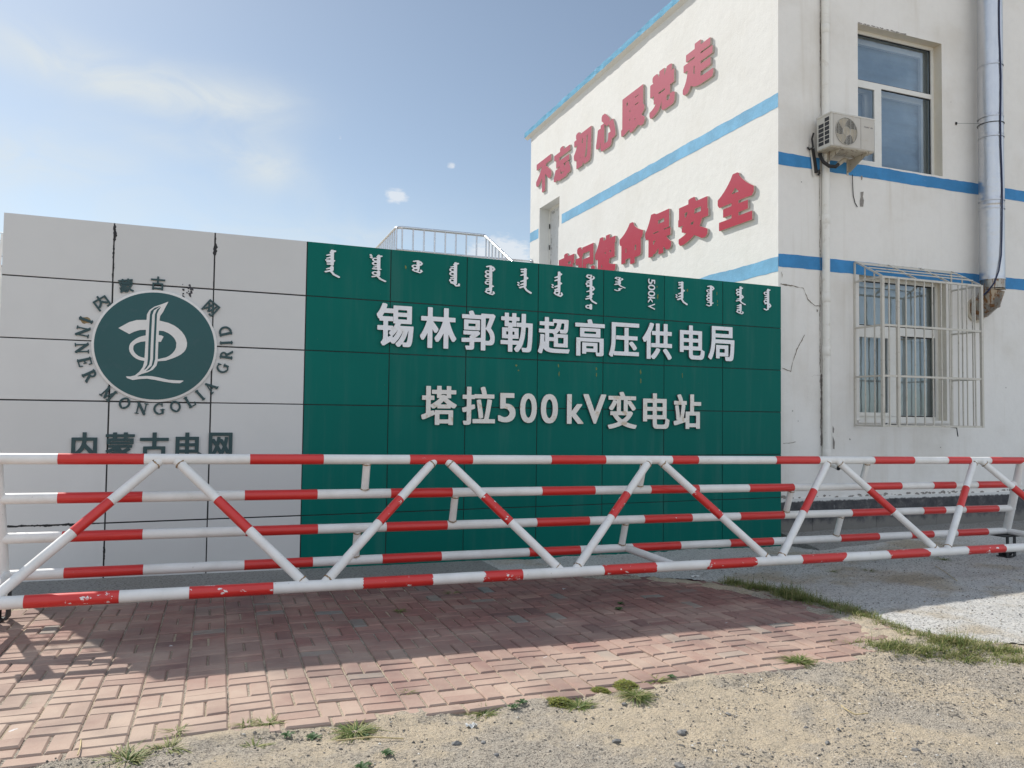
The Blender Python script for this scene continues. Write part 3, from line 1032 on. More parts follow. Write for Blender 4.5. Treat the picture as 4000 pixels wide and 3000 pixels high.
def dirt_z(X, Y):
    z = ground_z(X, Y)
    rough_ = fbm(X, Y, 1.3, 3) * .03 + .008 * np.sin((Y - .28 * X) * 9 + fbm(X, Y, .8, 2) * 5) * np.clip(vnoise(X, Y, .7) * 3, 0, 1) + fbm(X, Y, 9, 4) * .018 + fbm(X + 40, Y, 33, 3) * .009
    far = np.clip((np.hypot(X - 2, Y - 4) - 12) / 10, 0, 1)
    pave = inside(X, Y - edge_shift(X), PAVE_POLY)
    con = inside(X, Y, YARD_POLY) | inside(X, Y, STRIP_POLY)
    z_open = z + rough_ * (1 - far) - .012
    # sand drifts over the bricks along their ragged right end
    ry = np.array([4.0, 4.3, 4.6, 4.95, 5.3, 5.9, 6.5, 7.0, 7.4, 7.7, 7.93, 8.2])
    rx = np.array([4.5, 4.56, 4.86, 5.10, 5.2, 5.16, 5.05, 4.86, 4.4, 3.7, 3.1, 2.5])
    d = np.interp(Y, ry, rx) - X + fbm(X, Y, 2.2, 3) * .35
    drift = np.clip(1 - (d + .10) / .26, 0, 1) ** 1.5
    zp = z - .0075 + fbm(X, Y, 20, 2) * .004 + drift * (.030 + fbm(X, Y, 11, 3) * .012)
    # loose soil pushed up against, and here and there over, the edge bricks
    yp = Y - edge_shift(X)
    e = np.clip(1 - np.abs(yp - 4.21) / .13, 0, 1) * (X < 4.6)
    heap = e * np.clip(.010 + fbm(X, Y, 4.5, 3) * .045, 0, .03)
    zp = zp + heap * .8
    z_open = z_open + heap
    z = np.where(pave, zp, z_open)
    near_right = (~pave) & (X > 3.9) & (X < 5.7) & (Y > 4.3) & (Y < 8)
    z = np.where(near_right, np.maximum(z, ground_z(X, Y) + .008 + fbm(X, Y, 11, 3) * .02), z)
    return np.where(con, ground_z(X, Y) - .012 + np.clip(fbm(X, Y, 3, 3), -.02, .0), z)


xs = np.concatenate([[-2500, -900, -300, -120, -60, -30, -16, -10, -7, -5], np.arange(-4, -2, .1), np.arange(-2, 6.6, .022), np.arange(6.6, 10, .08), [10.5, 11, 12, 14, 17, 21, 26, 34, 50, 100, 300, 900, 2500]])
ys = np.concatenate([[-2500, -900, -300, -120, -60, -30, -16, -10, -6, -4, -2, -1, 0, .5, 1, 1.5], np.arange(1.8, 5.2, .022), np.arange(5.2, 10, .1), [10.5, 11, 12, 14, 18, 24, 34, 50, 100, 300, 900, 2500]])
sheet('ground', xs, ys, dirt_z, M['dirt'])


def conc_z(X, Y):
    X, Y = np.asarray(X, float), np.asarray(Y, float)
    edge = fbm(X, Y, 1.1, 4) * .02 + fbm(X, Y, 10, 3) * .012 + fbm(X, Y, 30, 2) * .008
    return ground_z(X, Y) + .004 + edge * np.clip((X - 2.2) / 1.5, .12, 1)


def wob(poly, amp, s):
    return lambda X, Y: inside(X + fbm(X, Y, s, 3) * amp, Y + fbm(X + 9, Y - 5, s, 3) * amp, poly)


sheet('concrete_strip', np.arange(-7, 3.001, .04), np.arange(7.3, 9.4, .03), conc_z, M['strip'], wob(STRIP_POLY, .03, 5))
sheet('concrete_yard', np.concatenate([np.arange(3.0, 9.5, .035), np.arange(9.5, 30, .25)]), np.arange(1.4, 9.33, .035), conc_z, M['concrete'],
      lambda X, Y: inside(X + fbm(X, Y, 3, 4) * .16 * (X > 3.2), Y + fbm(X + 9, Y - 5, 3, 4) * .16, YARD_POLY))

# sloping concrete skirt along the foot of the building
mb = MB()
xsk = np.arange(7.72, 20, .12)
for a, b in zip(xsk[:-1], xsk[1:]):
    oy = lambda x: 8.55 + .05 * math.sin(x * 2.1) + .03 * math.sin(x * 7)
    dz = lambda x: .008 * math.sin(x * 5.3)
    for (ya, yb, za, zb) in ((0, 1, 0, 1),):
        p0, p1 = (a, 9.302, -.03 + dz(a)), (b, 9.302, -.03 + dz(b))
        p2, p3 = (b, oy(b), float(ground_z(b, oy(b))) + .014), (a, oy(a), float(ground_z(a, oy(a))) + .014)
        p4, p5 = (b, oy(b) - .03, float(ground_z(b, oy(b))) - .05), (a, oy(a) - .03, float(ground_z(a, oy(a))) - .05)
        mb.quad(p0, p1, p2, p3)
        mb.quad(p3, p2, p4, p5)
z_ = float(ground_z(7.72, 8.55))
mb.add([(7.721, 9.302, -.03), (7.721, 8.55, z_ + .02), (7.721, 8.45, -.5), (7.721, 9.302, -.5)], [(0, 1, 2, 3)])
tag(mb.build('concrete_skirt', M['strip']), kind='structure')


# bricks: pairs laid alternately across and along, with a course of stretchers at the dirt edge
def paving():
    V, F = [], []
    cell = .235
    jt = .0042

    def brick(cx, cy, lx, ly, rot):
        """bevelled brick, centre in unsheared row coordinates"""
        k = len(V)
        dz = random.gauss(0, .0028)
        tx, ty = random.gauss(0, .008), random.gauss(0, .008)
        ca, sa = math.cos(rot), math.sin(rot)
        hx, hy = lx / 2 - jt, ly / 2 - jt
        bv = .009
        for (sx, zz) in ((0, -.05), (0, -bv), (bv, 0)):
            for ex, ey in ((-1, -1), (1, -1), (1, 1), (-1, 1)):
                dx, dy = ex * (hx - sx), ey * (hy - sx)
                x = cx + dx * ca - dy * sa
                y = cy + dx * sa + dy * ca
                yy = y + float(edge_shift(x))
                V.append((x, yy, float(ground_z(x, yy)) + .004 + zz + dz + tx * dx + ty * dy))
        for r in (0, 4):
            for i in range(4):
                j = (i + 1) % 4
                F.append((k + r + i, k + r + j, k + r + 4 + j, k + r + 4 + i))
        F.append((k + 8, k + 9, k + 10, k + 11))
    y0 = 4.2
    for i in range(-20, 26):
        x0 = -.145 + cell * i
        for j in range(0, 17):
            yb = y0 + .118 + cell * j
            if not (inside(np.array(x0 + cell / 2), np.array(yb + cell / 2), PAVE_POLY) or (x0 > 3 and inside(np.array(x0 + cell / 2 - .24), np.array(yb + cell / 2), PAVE_POLY))):
                continue
            for q in range(2):
                rr = random.gauss(0, .006)
                if (i + j) % 2 == 0:
                    brick(x0 + cell / 2, yb + cell / 4 + cell / 2 * q, cell, cell / 2, rr)
                else:
                    brick(x0 + cell / 4 + cell / 2 * q, yb + cell / 2, cell / 2, cell, rr)
    x = -4.6
    while x < 4.15:
        L = .243
        brick(x + L / 2, y0 + .055 + random.gauss(0, .007), L, .112, random.gauss(0, .022))
        x += L + random.uniform(0, .01)
    me = bpy.data.meshes.new('brick_paving')
    me.from_pydata(V, [], F)
    me.materials.append(M['brick'])
    o = bpy.data.objects.new('brick_paving', me)
    C.objects.link(o)
    tag(o, kind='structure')


paving()

# ------------------------------------------------------------------ the sign wall
SA = 0.0373915
ST, SN = Vector((math.cos(SA), math.sin(SA), 0)), Vector((math.sin(SA), -math.cos(SA), 0))
SO = Vector((0, 8.806, 0))


def SP(s, z, d=0.0):
    q = SO + ST * s + SN * d
    return (q.x, q.y, z)


JS = [-2.003, -1.044, -.086, .874, 1.825, 2.762, 3.71, 4.644, 5.579, 6.542, 7.573]
JZ = [3.543, 2.936, 2.329, 1.727, 1.122, .505, -.26]
sign = thing('sign_wall', SP(2.8, -.1, -.14), 'long low sign wall of white and green panels carrying an emblem and raised lettering', 'sign wall')
mb = MB()
for (z0, z1) in ((-.4, JZ[0]),):
    a, b = JS[0] + .004, JS[-1] - .004
    P = [SP(s, z, d) for z in (z0, z1 - .006) for d in (-.3, -.009) for s in (a, b)]
    mb.add(P, [(0, 2, 3, 1), (4, 5, 7, 6), (0, 1, 5, 4), (2, 6, 7, 3), (0, 4, 6, 2), (1, 3, 7, 5)])
mb.build('core', M['sealant'], sign)
mb = MB()  # unseen stub added to stop sunlight passing between sign and building
P = [SP(s, z, d) for z in (-.4, JZ[0] - .03) for d in (-.29, -.225) for s in (JS[-1], JS[-1] + .122)]
mb.add(P, [(0, 2, 3, 1), (4, 5, 7, 6), (0, 1, 5, 4), (2, 6, 7, 3), (0, 4, 6, 2), (1, 3, 7, 5)])
mb.build('sun_gap_block', M['gap_block_grey'], sign)


def panels(i0, i1, gap):
    mb = MB()
    for i in range(i0, i1):
        for j in range(6):
            ga = gap * (1 + .35 * random.uniform(-1, 1))
            gb = gap * (1 + .35 * random.uniform(-1, 1))
            a = JS[i] + (ga / 2 if i > 0 else 0)
            b = JS[i + 1] - (gap / 2 if i < 9 else 0)
            zt, zb = JZ[j] - (gb / 2 if j else 0), JZ[j + 1] + gap / 2
            e = .0025
            d1 = random.uniform(-.0008, .0008)
            tilt = random.uniform(-.0007, .0007)
            P = [SP(s, z, -.0085) for s, z in ((a, zb), (b, zb), (b, zt), (a, zt))] + \
                [SP(s, z, d1 - e) for s, z in ((a, zb), (b, zb), (b, zt), (a, zt))] + \
                [SP(s, z, d1 + t_) for s, z, t_ in ((a + e, zb + e, 0), (b - e, zb + e, tilt), (b - e, zt - e, tilt), (a + e, zt - e, 0))]
            fs = [(8, 9, 10, 11)]
            for r in (0, 4):
                for k in range(4):
                    fs.append((r + k, r + (k + 1) % 4, r + 4 + (k + 1) % 4, r + 4 + k))
            mb.add(P, fs)
    return mb


panels(0, 3, .013).build('white_cladding', M['panel_white'], sign)
panels(3, 10, .009).build('green_cladding', M['panel_green'], sign)
mb = MB()                                                   # back and end sheets
for s0, s1, m_ in ((JS[0], JS[3], 0), (JS[3], JS[-1], 1)):
    mb.quad(SP(s0, -.3, -.304), SP(s1, -.3, -.304), SP(s1, JZ[0], -.304), SP(s0, JZ[0], -.304), m_)
    mb.quad(SP(s0, JZ[0], -.304), SP(s1, JZ[0], -.304), SP(s1, JZ[0], -.006), SP(s0, JZ[0], -.006), m_)
mb.quad(SP(JS[0], -.3, -.304), SP(JS[0], -.3, -.009), SP(JS[0], JZ[0], -.009), SP(JS[0], JZ[0], -.304), 0)
mb.quad(SP(JS[-1], -.3, -.304), SP(JS[-1], -.3, -.009), SP(JS[-1], JZ[0], -.009), SP(JS[-1], JZ[0], -.304), 1)
mb.build('rear_cladding', [M['panel_white'], M['panel_green']], sign)

# torn, smeared sealant along some joints
mb = MB()


def smear(s0, z0, s1, z1, w, n, seed):
    """ragged ribbon of smeared sealant along a joint"""
    vert = abs(s1 - s0) < abs(z1 - z0)
    L = abs(z1 - z0) if vert else abs(s1 - s0)
    m_ = max(6, int(L / .012))
    r_ = random.Random(seed)
    A, B = [], []
    for i in range(m_ + 1):
        t = i / m_
        s, z = s0 + (s1 - s0) * t, z0 + (z1 - z0) * t
        e = min(1, t * 6, (1 - t) * 6)
        a_ = w * e * max(.12, .35 + .5 * mnoise.noise(Vector((i * .16, seed * 3.1, 0))) + .35 * mnoise.noise(Vector((i * .55, seed, 3)))) + r_.uniform(0, .0015)
        b_ = w * e * max(.12, .35 + .5 * mnoise.noise(Vector((i * .16, seed * 3.1, 8))) + .35 * mnoise.noise(Vector((i * .55, seed, 7)))) + r_.uniform(0, .0015)
        A.append(SP(s - (a_ if vert else 0), z - (0 if vert else a_), .0016 + seed * .00002))
        B.append(SP(s + (b_ if vert else 0), z + (0 if vert else b_), .0016 + seed * .00002))
    k = m_ + 1
    mb.add(A + B, [(i, i + 1, k + i + 1, k + i) for i in range(m_)])


smear(-1.040, 3.54, -1.041, 3.34, .034, 26, 1)
smear(-.083, 3.51, -.086, 3.28, .040, 26, 2)
smear(-1.044, 3.4, -1.044, 2.94, .018, 20, 3)
smear(-.086, 3.3, -.086, 2.94, .016, 14, 4)
smear(-1.99, .505, -1.05, .503, .024, 40, 5)
smear(-1.044, .3, -1.044, .05, .02, 14, 6)
smear(1.0, 2.936, 7.4, 2.936, .008, 60, 7)
smear(1.0, 2.329, 7.4, 2.329, .007, 36, 8)
mb.build('torn_sealant', M['sealant'], sign)

# paint and glue marks left on the green panels
mb = MB()
for k, (s, z, w, h) in enumerate([(4.545, 2.25, .022, .05), (4.547, 2.17, .02, .06), (5.21, 2.23, .025, .07), (5.215, 2.11, .02, .09), (4.0, 2.27, .02, .05), (4.01, 2.16, .018, .07), (3.42, 2.25, .03, .03),
                                  (3.45, 2.19, .03, .02), (5.95, 3.37, .03, .05), (6.44, 3.36, .016, .07), (6.45, 3.25, .014, .05), (6.45, 3.2, .02, .02), (5.46, 3.38, .02, .03), (5.47, 3.25, .03, .09),
                                  (5.87, 2.2, .014, .09), (2.0, 3.35, .02, .06)]):
    r_ = random.Random(k)
    pts = [(s + math.cos(a) * w * .5 * r_.uniform(.6, 1.1), z + math.sin(a) * h * .5 * r_.uniform(.6, 1.1)) for a in [2 * math.pi * q / 9 for q in range(9)]]
    mb.add([SP(u, v, .0015) for u, v in pts], [tuple(range(9))])
mb.build('glue_mark', M['glue_yellow'], sign)

# main lettering
for ch, s0, s1, z0, z1 in [('锡', 1.664, 2.099, 2.412, 2.908), ('林', 2.179, 2.625, 2.415, 2.896), ('郭', 2.692, 3.123, 2.414, 2.888), ('勒', 3.196, 3.624, 2.414, 2.892), ('超', 3.7, 4.139, 2.414, 2.871),
                           ('高', 4.218, 4.647, 2.405, 2.878), ('压', 4.712, 5.166, 2.413, 2.862), ('供', 5.219, 5.682, 2.405, 2.886), ('电', 5.808, 6.213, 2.424, 2.887), ('局', 6.274, 6.717, 2.424, 2.9),
                           ('塔', 2.21, 2.643, 1.511, 1.972), ('拉', 2.713, 3.136, 1.515, 1.974), ('5', 3.175, 3.406, 1.549, 1.906), ('0', 3.466, 3.693, 1.543, 1.907), ('0', 3.748, 3.984, 1.54, 1.905),
                           ('k', 4.112, 4.346, 1.536, 1.911), ('V', 4.346, 4.675, 1.541, 1.917), ('变', 4.704, 5.135, 1.477, 1.957), ('电', 5.234, 5.645, 1.479, 1.949), ('站', 5.714, 6.158, 1.48, 1.948)]:
    sol = glyph_solid(ch, .027 if ch not in '50kV' else .022, .019 if ch not in '50kV' else .017)
    mb = MB()
    solid_to(mb, sol, lambda u, v, d: SP(s0 + (s1 - s0) * u, z0 + (z1 - z0) * v, d), .001, .032)
    mb.build('letter', [M['letter_white' if z0 > 2 else 'letter_aged'], M['letter_side']], sign, fix=False)

# big dark characters under the emblem
for ch, s0, s1 in [('内', -1.361, -1.135), ('蒙', -1.06, -.797), ('古', -.748, -.479), ('电', -.415, -.163), ('网', -.094, .141)]:
    mb = MB()
    solid_to(mb, glyph_solid(ch, .026, .020), lambda u, v, d: SP(s0 + (s1 - s0) * u, 1.125 + .29 * v, d), .001, .022)
    mb.build('letter', [M['letter_teal'], M['letter_side']], sign, fix=False)

# emblem disc
EC = (-.6273, 2.3047)
mb = MB()
n = 96
ring = [(EC[0] + .589 * math.cos(2 * math.pi * k / n), EC[1] + .578 * math.sin(2 * math.pi * k / n)) for k in range(n)]
ringi = [(EC[0] + .565 * math.cos(2 * math.pi * k / n), EC[1] + .553 * math.sin(2 * math.pi * k / n)) for k in range(n)]
mb.prism(ring, SP, .0012, .016, 0)
for k in range(n):
    k2 = (k + 1) % n
    mb.quad(SP(*ring[k], .016), SP(*ring[k2], .016), SP(*ringi[k2], .021), SP(*ringi[k], .021))
em = mb.build('emblem', M['emblem_white'], sign, fix=False)
mb = MB()
mb.prism(ringi, SP, .0165, .0225, 0)
mb.build('emblem_face', M['emblem_teal'], em, fix=False)
EM = {
    'spine': [(0.107, 0.467), (0.044, 0.435), (-0.024, 0.405), (-0.069, 0.368), (-0.092, 0.321), (-0.094, 0.262), (-0.097, 0.153), (-0.098, 0.028), (-0.101, -0.098), (-0.103, -0.164), (-0.116, -0.223), (-0.145, -0.27), (-0.185, -0.309), (-0.229, -0.322), (-0.27, -0.321), (-0.255, -0.34), (-0.206, -0.357), (-0.139, -0.345), (-0.072, -0.34), (-0.003, -0.349), (0.089, -0.367), (0.174, -0.378), (0.24, -0.378), (0.278, -0.349), (0.212, -0.349), (0.127, -0.345), (0.034, -0.323), (-0.035, -0.312), (-0.087, -0.312), (-0.173, -0.321), (-0.126, -0.294), (-0.066, -0.272), (-0.021, -0.245), (0.012, -0.202), (0.022, -0.151), (0.021, -0.051), (0.024, 0.118), (0.026, 0.261), (0.032, 0.312), (0.058, 0.355), (0.076, 0.399)],
    'bowlL': [(-0.351, 0.166), (-0.253, 0.232), (-0.186, 0.257), (-0.094, 0.264), (-0.095, 0.162), (-0.153, 0.157), (-0.205, 0.137), (-0.249, 0.11)],
    'bowlR': [(0.02, 0.265), (0.111, 0.245), (0.165, 0.222), (0.205, 0.195), (0.242, 0.160), (0.269, 0.122), (0.286, .085), (0.295, 0.046), (.294, .01), (0.285, -0.022), (.267, -.051), (0.243, -0.075), (.211, -.097), (0.174, -0.116), (0.098, -0.148), (0.018, -0.158), (0.018, -0.137), (0.097, -0.115), (.13, -.096), (0.158, -0.07), (.179, -.04), (0.191, -0.009), (0.193, 0.041), (.184, .066), (0.169, 0.091), (.144, .117), (0.113, 0.139), (0.067, 0.158), (0.02, 0.16)],
    'loop': [(-0.097, 0.104), (-0.13, .095), (-0.159, 0.083), (-0.19, .063), (-0.217, 0.039), (-.237, .014), (-0.246, -0.012), (-.247, -.042), (-0.24, -0.07), (-.225, -.097), (-0.205, -0.119), (-.18, -.137), (-0.152, -0.15), (-0.097, -0.16), (-0.097, -0.129), (-0.138, -0.12), (-.162, -.108), (-0.184, -0.089), (-.2, -.068), (-0.209, -0.044), (-0.208, -0.011), (-.196, .006), (-0.179, 0.02), (-0.142, 0.036), (-0.097, 0.044)],
    'tick': [(0.018, 0.113), (0.045, 0.112), (0.071, 0.101), (0.045, 0.043), (0.018, 0.046)]}


def em_solid(names, N=150):
    segs = []
    F = None
    xs_ = np.linspace(-.38, .32, N)
    ys_ = np.linspace(-.41, .49, int(N * .9 / .7))
    P = np.stack(np.meshgrid(xs_, ys_), -1)
    for nm in names:
        pl = EM[nm]
        f = poly_sdf(P, [(pl[i], pl[(i + 1) % len(pl)]) for i in range(len(pl))])
        F = f if F is None else np.minimum(F, f)
    for nm in ([(0.044, 0.422), (-0.024, 0.392), (-0.057, 0.357), (-0.065, 0.314), (-0.068, 0.197), (-0.071, 0.029), (-0.071, -0.138), (-0.077, -0.197), (-0.108, -0.256), (-0.082, -0.235), (-0.057, -0.196), (-0.049, -0.137), (-0.048, 0.03), (-0.045, 0.198), (-0.043, 0.316), (-0.027, 0.367)],
               [(0.041, 0.413), (-0.0, 0.377), (-0.018, 0.325), (-0.02, 0.199), (-0.023, 0.031), (-0.023, -0.136), (-0.034, -0.204), (-0.092, -0.268), (-0.048, -0.246), (-0.015, -0.195), (-0.003, -0.136), (-0.002, 0.032), (0.001, 0.2), (0.002, 0.327), (0.015, 0.365)]):
        f = poly_sdf(P, [(nm[i], nm[(i + 1) % len(nm)]) for i in range(len(nm))])
        F = np.maximum(F, -f)
    return march(F + 1e-7, xs_, ys_)


mb = MB()
solid_to(mb, em_solid(list(EM)), lambda u, v, d: SP(EC[0] + u, EC[1] + v, d), .0226, .0265, 0, 0)
mb.build('emblem_mark', M['emblem_white'], em, fix=False)


# ring lettering: characters above, serif capitals round the rest
def ring_place(dx, dz, ang, w, h):
    ca, sa = math.cos(ang), math.sin(ang)
    return lambda u, v, d: SP(EC[0] + dx + (u - .5) * w * ca - (v - .5) * h * sa, EC[1] + dz + (u - .5) * w * sa + (v - .5) * h * ca, d)


for ch, dx, dz, ang in [('内', -.511, .419, 36), ('蒙', -.292, .605, 9), ('古', .001, .652, -1), ('网', .518, .427, -38)]:
    mb = MB()
    solid_to(mb, glyph_solid(ch, .022, .018, 60), ring_place(dx, dz, rad(ang), .135, .14), .001, .018)
    mb.build('letter', [M['letter_teal'], M['letter_side']], sign, fix=False)

SER = .055  # serif half length, letters in a box 0..1 high
S_ = lambda *p, w=.05: (list(p), w)


def vstem(x, w=.085):
    return [S_((x, .05), (x, .95), w=w), S_((x - .13, .03), (x + .13, .03), w=.032), S_((x - .13, .97), (x + .13, .97), w=.032)]


def arc(cx, cy, rx, ry, a0, a1, n=18):
    return [(cx + rx * math.cos(rad(a0 + (a1 - a0) * i / n)), cy + ry * math.sin(rad(a0 + (a1 - a0) * i / n))) for i in range(n + 1)]


SERIF = {
    'I': (.42, vstem(.21)),
    'N': (.95, [S_((.17, .05), (.17, .95), w=.038), S_((.78, .05), (.78, .95), w=.038), S_((.17, .93), (.78, .07), w=.085), S_((.05, .03), (.30, .03), w=.03), S_((.03, .97), (.2, .97), w=.03), S_((.65, .97), (.92, .97), w=.03)]),
    'E': (.75, vstem(.2) + [S_((.2, .97), (.66, .97), w=.035), S_((.2, .03), (.68, .03), w=.035), S_((.2, .51), (.5, .51), w=.035), S_((.66, .97), (.67, .78), w=.032), S_((.68, .03), (.71, .24), w=.032), S_((.5, .62), (.5, .4), w=.028)]),
    'R': (.85, vstem(.2) + [(arc(.32, .73, .28, .235, 90, -90), .06), S_((.2, .965), (.32, .965), w=.035), S_((.2, .495), (.32, .495), w=.035), S_((.42, .48), (.72, .06), w=.08), S_((.66, .03), (.84, .03), w=.03)]),
    'M': (1.1, [S_((.17, .05), (.2, .95), w=.036), S_((.2, .93), (.53, .08), w=.08), S_((.53, .08), (.86, .93), w=.04), S_((.88, .05), (.86, .95), w=.08), S_((.05, .03), (.29, .03), w=.03), S_((.74, .03), (1.02, .03), w=.03), S_((.08, .97), (.24, .97), w=.03), S_((.84, .97), (1.0, .97), w=.03)]),
    'O': (.9, [(arc(.45, .5, .355, .45, 0, 360, 30), .05), (arc(.43, .5, .34, .40, 110, 250), .065), (arc(.47, .5, .34, .40, -70, 70), .065)]),
    'G': (.92, [(arc(.47, .5, .38, .45, 45, 318, 26), .045), (arc(.45, .5, .35, .40, 110, 250), .065), S_((.76, .42), (.76, .12), w=.07), S_((.6, .42), (.9, .42), w=.03), S_((.745, .97), (.745, .72), w=.03)]),
    'L': (.75, vstem(.2) + [S_((.2, .03), (.66, .03), w=.035), S_((.66, .03), (.70, .26), w=.034)]),
    'A': (.95, [S_((.15, .05), (.46, .95), w=.036), S_((.46, .95), (.80, .05), w=.08), S_((.27, .33), (.66, .33), w=.032), S_((.03, .03), (.28, .03), w=.03), S_((.66, .03), (.94, .03), w=.03)]),
    'D': (.92, vstem(.2) + [(arc(.36, .5, .46, .46, 90, -90), .07), S_((.2, .965), (.38, .965), w=.035), S_((.2, .035), (.38, .035), w=.035)])}
_ss = {}
for ch, dx, dz, lean in [('I', -.643, .232, 0), ('N', -.668, .113, 0), ('N', -.671, -.051, 0), ('E', -.642, -.187, 0), ('R', -.592, -.324, 0), ('M', -.421, -.502, 0), ('O', -.273, -.594, 0),
                         ('N', -.117, -.646, 0), ('G', .045, -.648, 0), ('O', .201, -.62, 0), ('L', .339, -.565, 0), ('I', .436, -.498, 0), ('A', .535, -.412, 0), ('G', .649, -.206, 0), ('R', .685, -.063, 0),
                         ('I', .681, .066, 0), ('D', .666, .189, 0)]:
    wdt, strokes = SERIF[ch]
    strokes = [(p_, w * 1.22 + .006) for p_, w in strokes]
    if ch not in _ss:
        _ss[ch] = stroke_solid(strokes, (-.12, wdt + .12, -.1, 1.1), .022)
    ang = math.atan2(-dz, -dx) - math.pi / 2
    hgt = .118
    ca, sa = math.cos(ang), math.sin(ang)

    def pl(u, v, d, dx=dx, dz=dz, ca=ca, sa=sa, wdt=wdt):
        a, b = (u - wdt / 2) * hgt * .98, (v - .5) * hgt
        return SP(EC[0] + dx + a * ca - b * sa, EC[1] + dz + a * sa + b * ca, d)
    mb = MB()
    solid_to(mb, _ss[ch], pl, .001, .016)
    mb.build('letter', [M['letter_teal'], M['letter_side']], sign, fix=False)
mb = MB()                                                    # residue where one character has fallen off, tan glue behind another
r_ = random.Random(5)
for k in range(30):
    u, v = r_.uniform(-.055, .055), r_.uniform(-.07, .07)
    if abs(u) < .012 and r_.random() < .6:
        continue
    q = r_.uniform(.006, .016)
    pts = [(EC[0] + .285 + u + math.cos(a) * q * r_.uniform(.5, 1.1), EC[1] + .592 + v + math.sin(a) * q * r_.uniform(.5, 1.1)) for a in [2 * math.pi * i / 8 for i in range(8)]]
    mb.add([SP(a, b, .0015 + k * .00004) for a, b in pts], [tuple(range(8))])
mb.build('letter_residue', M['glue_dark'], sign)
mb = MB()
pts = [(EC[0] - .645 + math.cos(a) * .052 * r_.uniform(.8, 1.15), EC[1] + .232 + math.sin(a) * .036 * r_.uniform(.8, 1.15)) for a in [2 * math.pi * i / 14 for i in range(14)]]
mb.add([SP(a, b, .0008) for a, b in pts], [tuple(range(14))])
mb.build('letter_backing', M['glue'], sign)

# upright Mongolian words: a spine with teeth, loops, bows and tails, read downwards
WORDS = ['htt-kgtT', 'dhoot-goT', 'boO', 'htootoC', 'bootoztO', 'ktztdtT', 'zttzdttO', 'OtobtztTgo', 'OttTgL', '', 'ktztdtT', 'botootL', 'zoobtTtttO', 'hottobL']


def word_strokes(tok):
    """strokes in tooth units; x to the right, y downwards from 0"""
    st = []
    y = 0.0
    sp0 = 0.0

    def spine(a, b):
        if b > a + .05:
            st.append(([(.08, a), (.08, b)], .25))
    for c in tok:
        if c == 'h':
            st.append(([(.42, y + .05), (-.1, y + .35)], .20)); y += .55
        elif c == 't':
            st.append(([(0, y + .2), (-.62, y + .48)], (.22, .12))); y += .62
        elif c == '-':
            st.append(([(-.7, y + .25), (.35, y + .25)], .16)); y += .5
        elif c == 'o':
            st.append(([(-.38 + .36 * math.cos(2 * math.pi * k / 12), y + .5 + .36 * math.sin(2 * math.pi * k / 12)) for k in range(13)], .14)); y += .95
        elif c == 'b':
            st.append(([(-.55, y + .15), (-.1, y - .05), (.42, y + .15), (.62, y + .6), (.4, y + 1.0), (0, y + 1.1)], .17)); y += .95
        elif c == 'z':
            st.append(([(0, y), (.45, y + .3), (.1, y + .6)], .17)); y += .62
        elif c == 'd':
            for q in (.1, .55):
                st.append(([(-1.05, y + q), (-.93, y + q + .1)], .15))
        elif c == 'k':
            st.append(([(-.55, y + .1), (.2, y)], .17)); st.append(([(-.5, y + .55), (0, y + .5)], .16)); y += .8
        elif c == 'T':
            spine(sp0, y)
            st.append(([(-.75, y + .45), (-.1, y + .15), (.35, y + .9), (1.0, y + 1.35)], (.17, .2))); y += 1.5; sp0 = y
        elif c == 'g':
            spine(sp0, y - .2); y += .3; sp0 = y
        elif c == 'O':
            spine(sp0, y)
            st.append(([(0, y + .1), (-.5, y + .1), (-.68, y + .5), (-.35, y + .8), (.1, y + .6), (.15, y + .1)], .15))
            st.append(([(-.1, y + .9), (.35, y + 1.05), (.62, y + .7), (.5, y + .4)], .16)); y += 1.2; sp0 = y
        elif c == 'C':
            spine(sp0, y + .2)
            st.append(([(-.55, y + .1), (-.1, y + .3), (.2, y + .75), (.62, y + .65), (.62, y + .3)], .17)); y += 1.0; sp0 = y
        elif c == 'L':
            spine(sp0, y + .2)
            st.append(([(.45, y - .1), (.0, y + .2), (.1, y + .6), (-.3, y + .85), (-.75, y + .6)], .17)); y += 1.0; sp0 = y
    spine(sp0, y)
    return st, y


for (s, zt, zb), tok in zip(WORD_POS, WORDS):
    mb = MB()
    if tok:
        st, hgt = word_strokes(tok)
        fat = lambda w: tuple(q * .9 for q in w) if isinstance(w, tuple) else w * .9
        st = [([(x, -y) for x, y in pts], fat(w)) for pts, w in st]
        sol = stroke_solid(st, (-1.5, 1.5, -hgt - .4, .5), .06)
        k = (zt - zb) / (hgt + .15)
        kx = .084
        solid_to(mb, sol, lambda u, v, d: SP(s + u * kx, zt - .01 + v * k, d), .001, .02)
    else:
        x = 0
        hh = zt - zb
        widths = [('5', .17), ('0', .19), ('0', .19), ('k', .2), ('V', .2)]
        y = zt
        for ch, w in widths:
            sol = glyph_solid(ch, .012, .012, 50)
            solid_to(mb, sol, lambda u, v, d, y=y, w=w: SP(s - .055 + v * .11, y - u * hh * w, d), .001, .02)
            y -= hh * (w + .012)
    mb.build('letter', [M['letter_white'], M['letter_side']], sign, fix=False)
mb = MB()
for k in range(2):
    c = (1.583 + .01 * k, 3.452 - k * .026)
    pts = [(c[0] + .014 * math.cos(a), c[1] + .012 * math.sin(a)) for a in [2 * math.pi * i / 8 for i in range(8)]]
    mb.prism(pts, SP, .001, .018)
mb.build('letter_dot', M['letter_aged'], sign, fix=False)

# ------------------------------------------------------------------ the barrier
bar = thing('boom_barrier', (4.0, 6.75, -.06), 'long red and white striped tube truss barrier standing in front of the sign wall', 'barrier')
R_PIPE = .0415


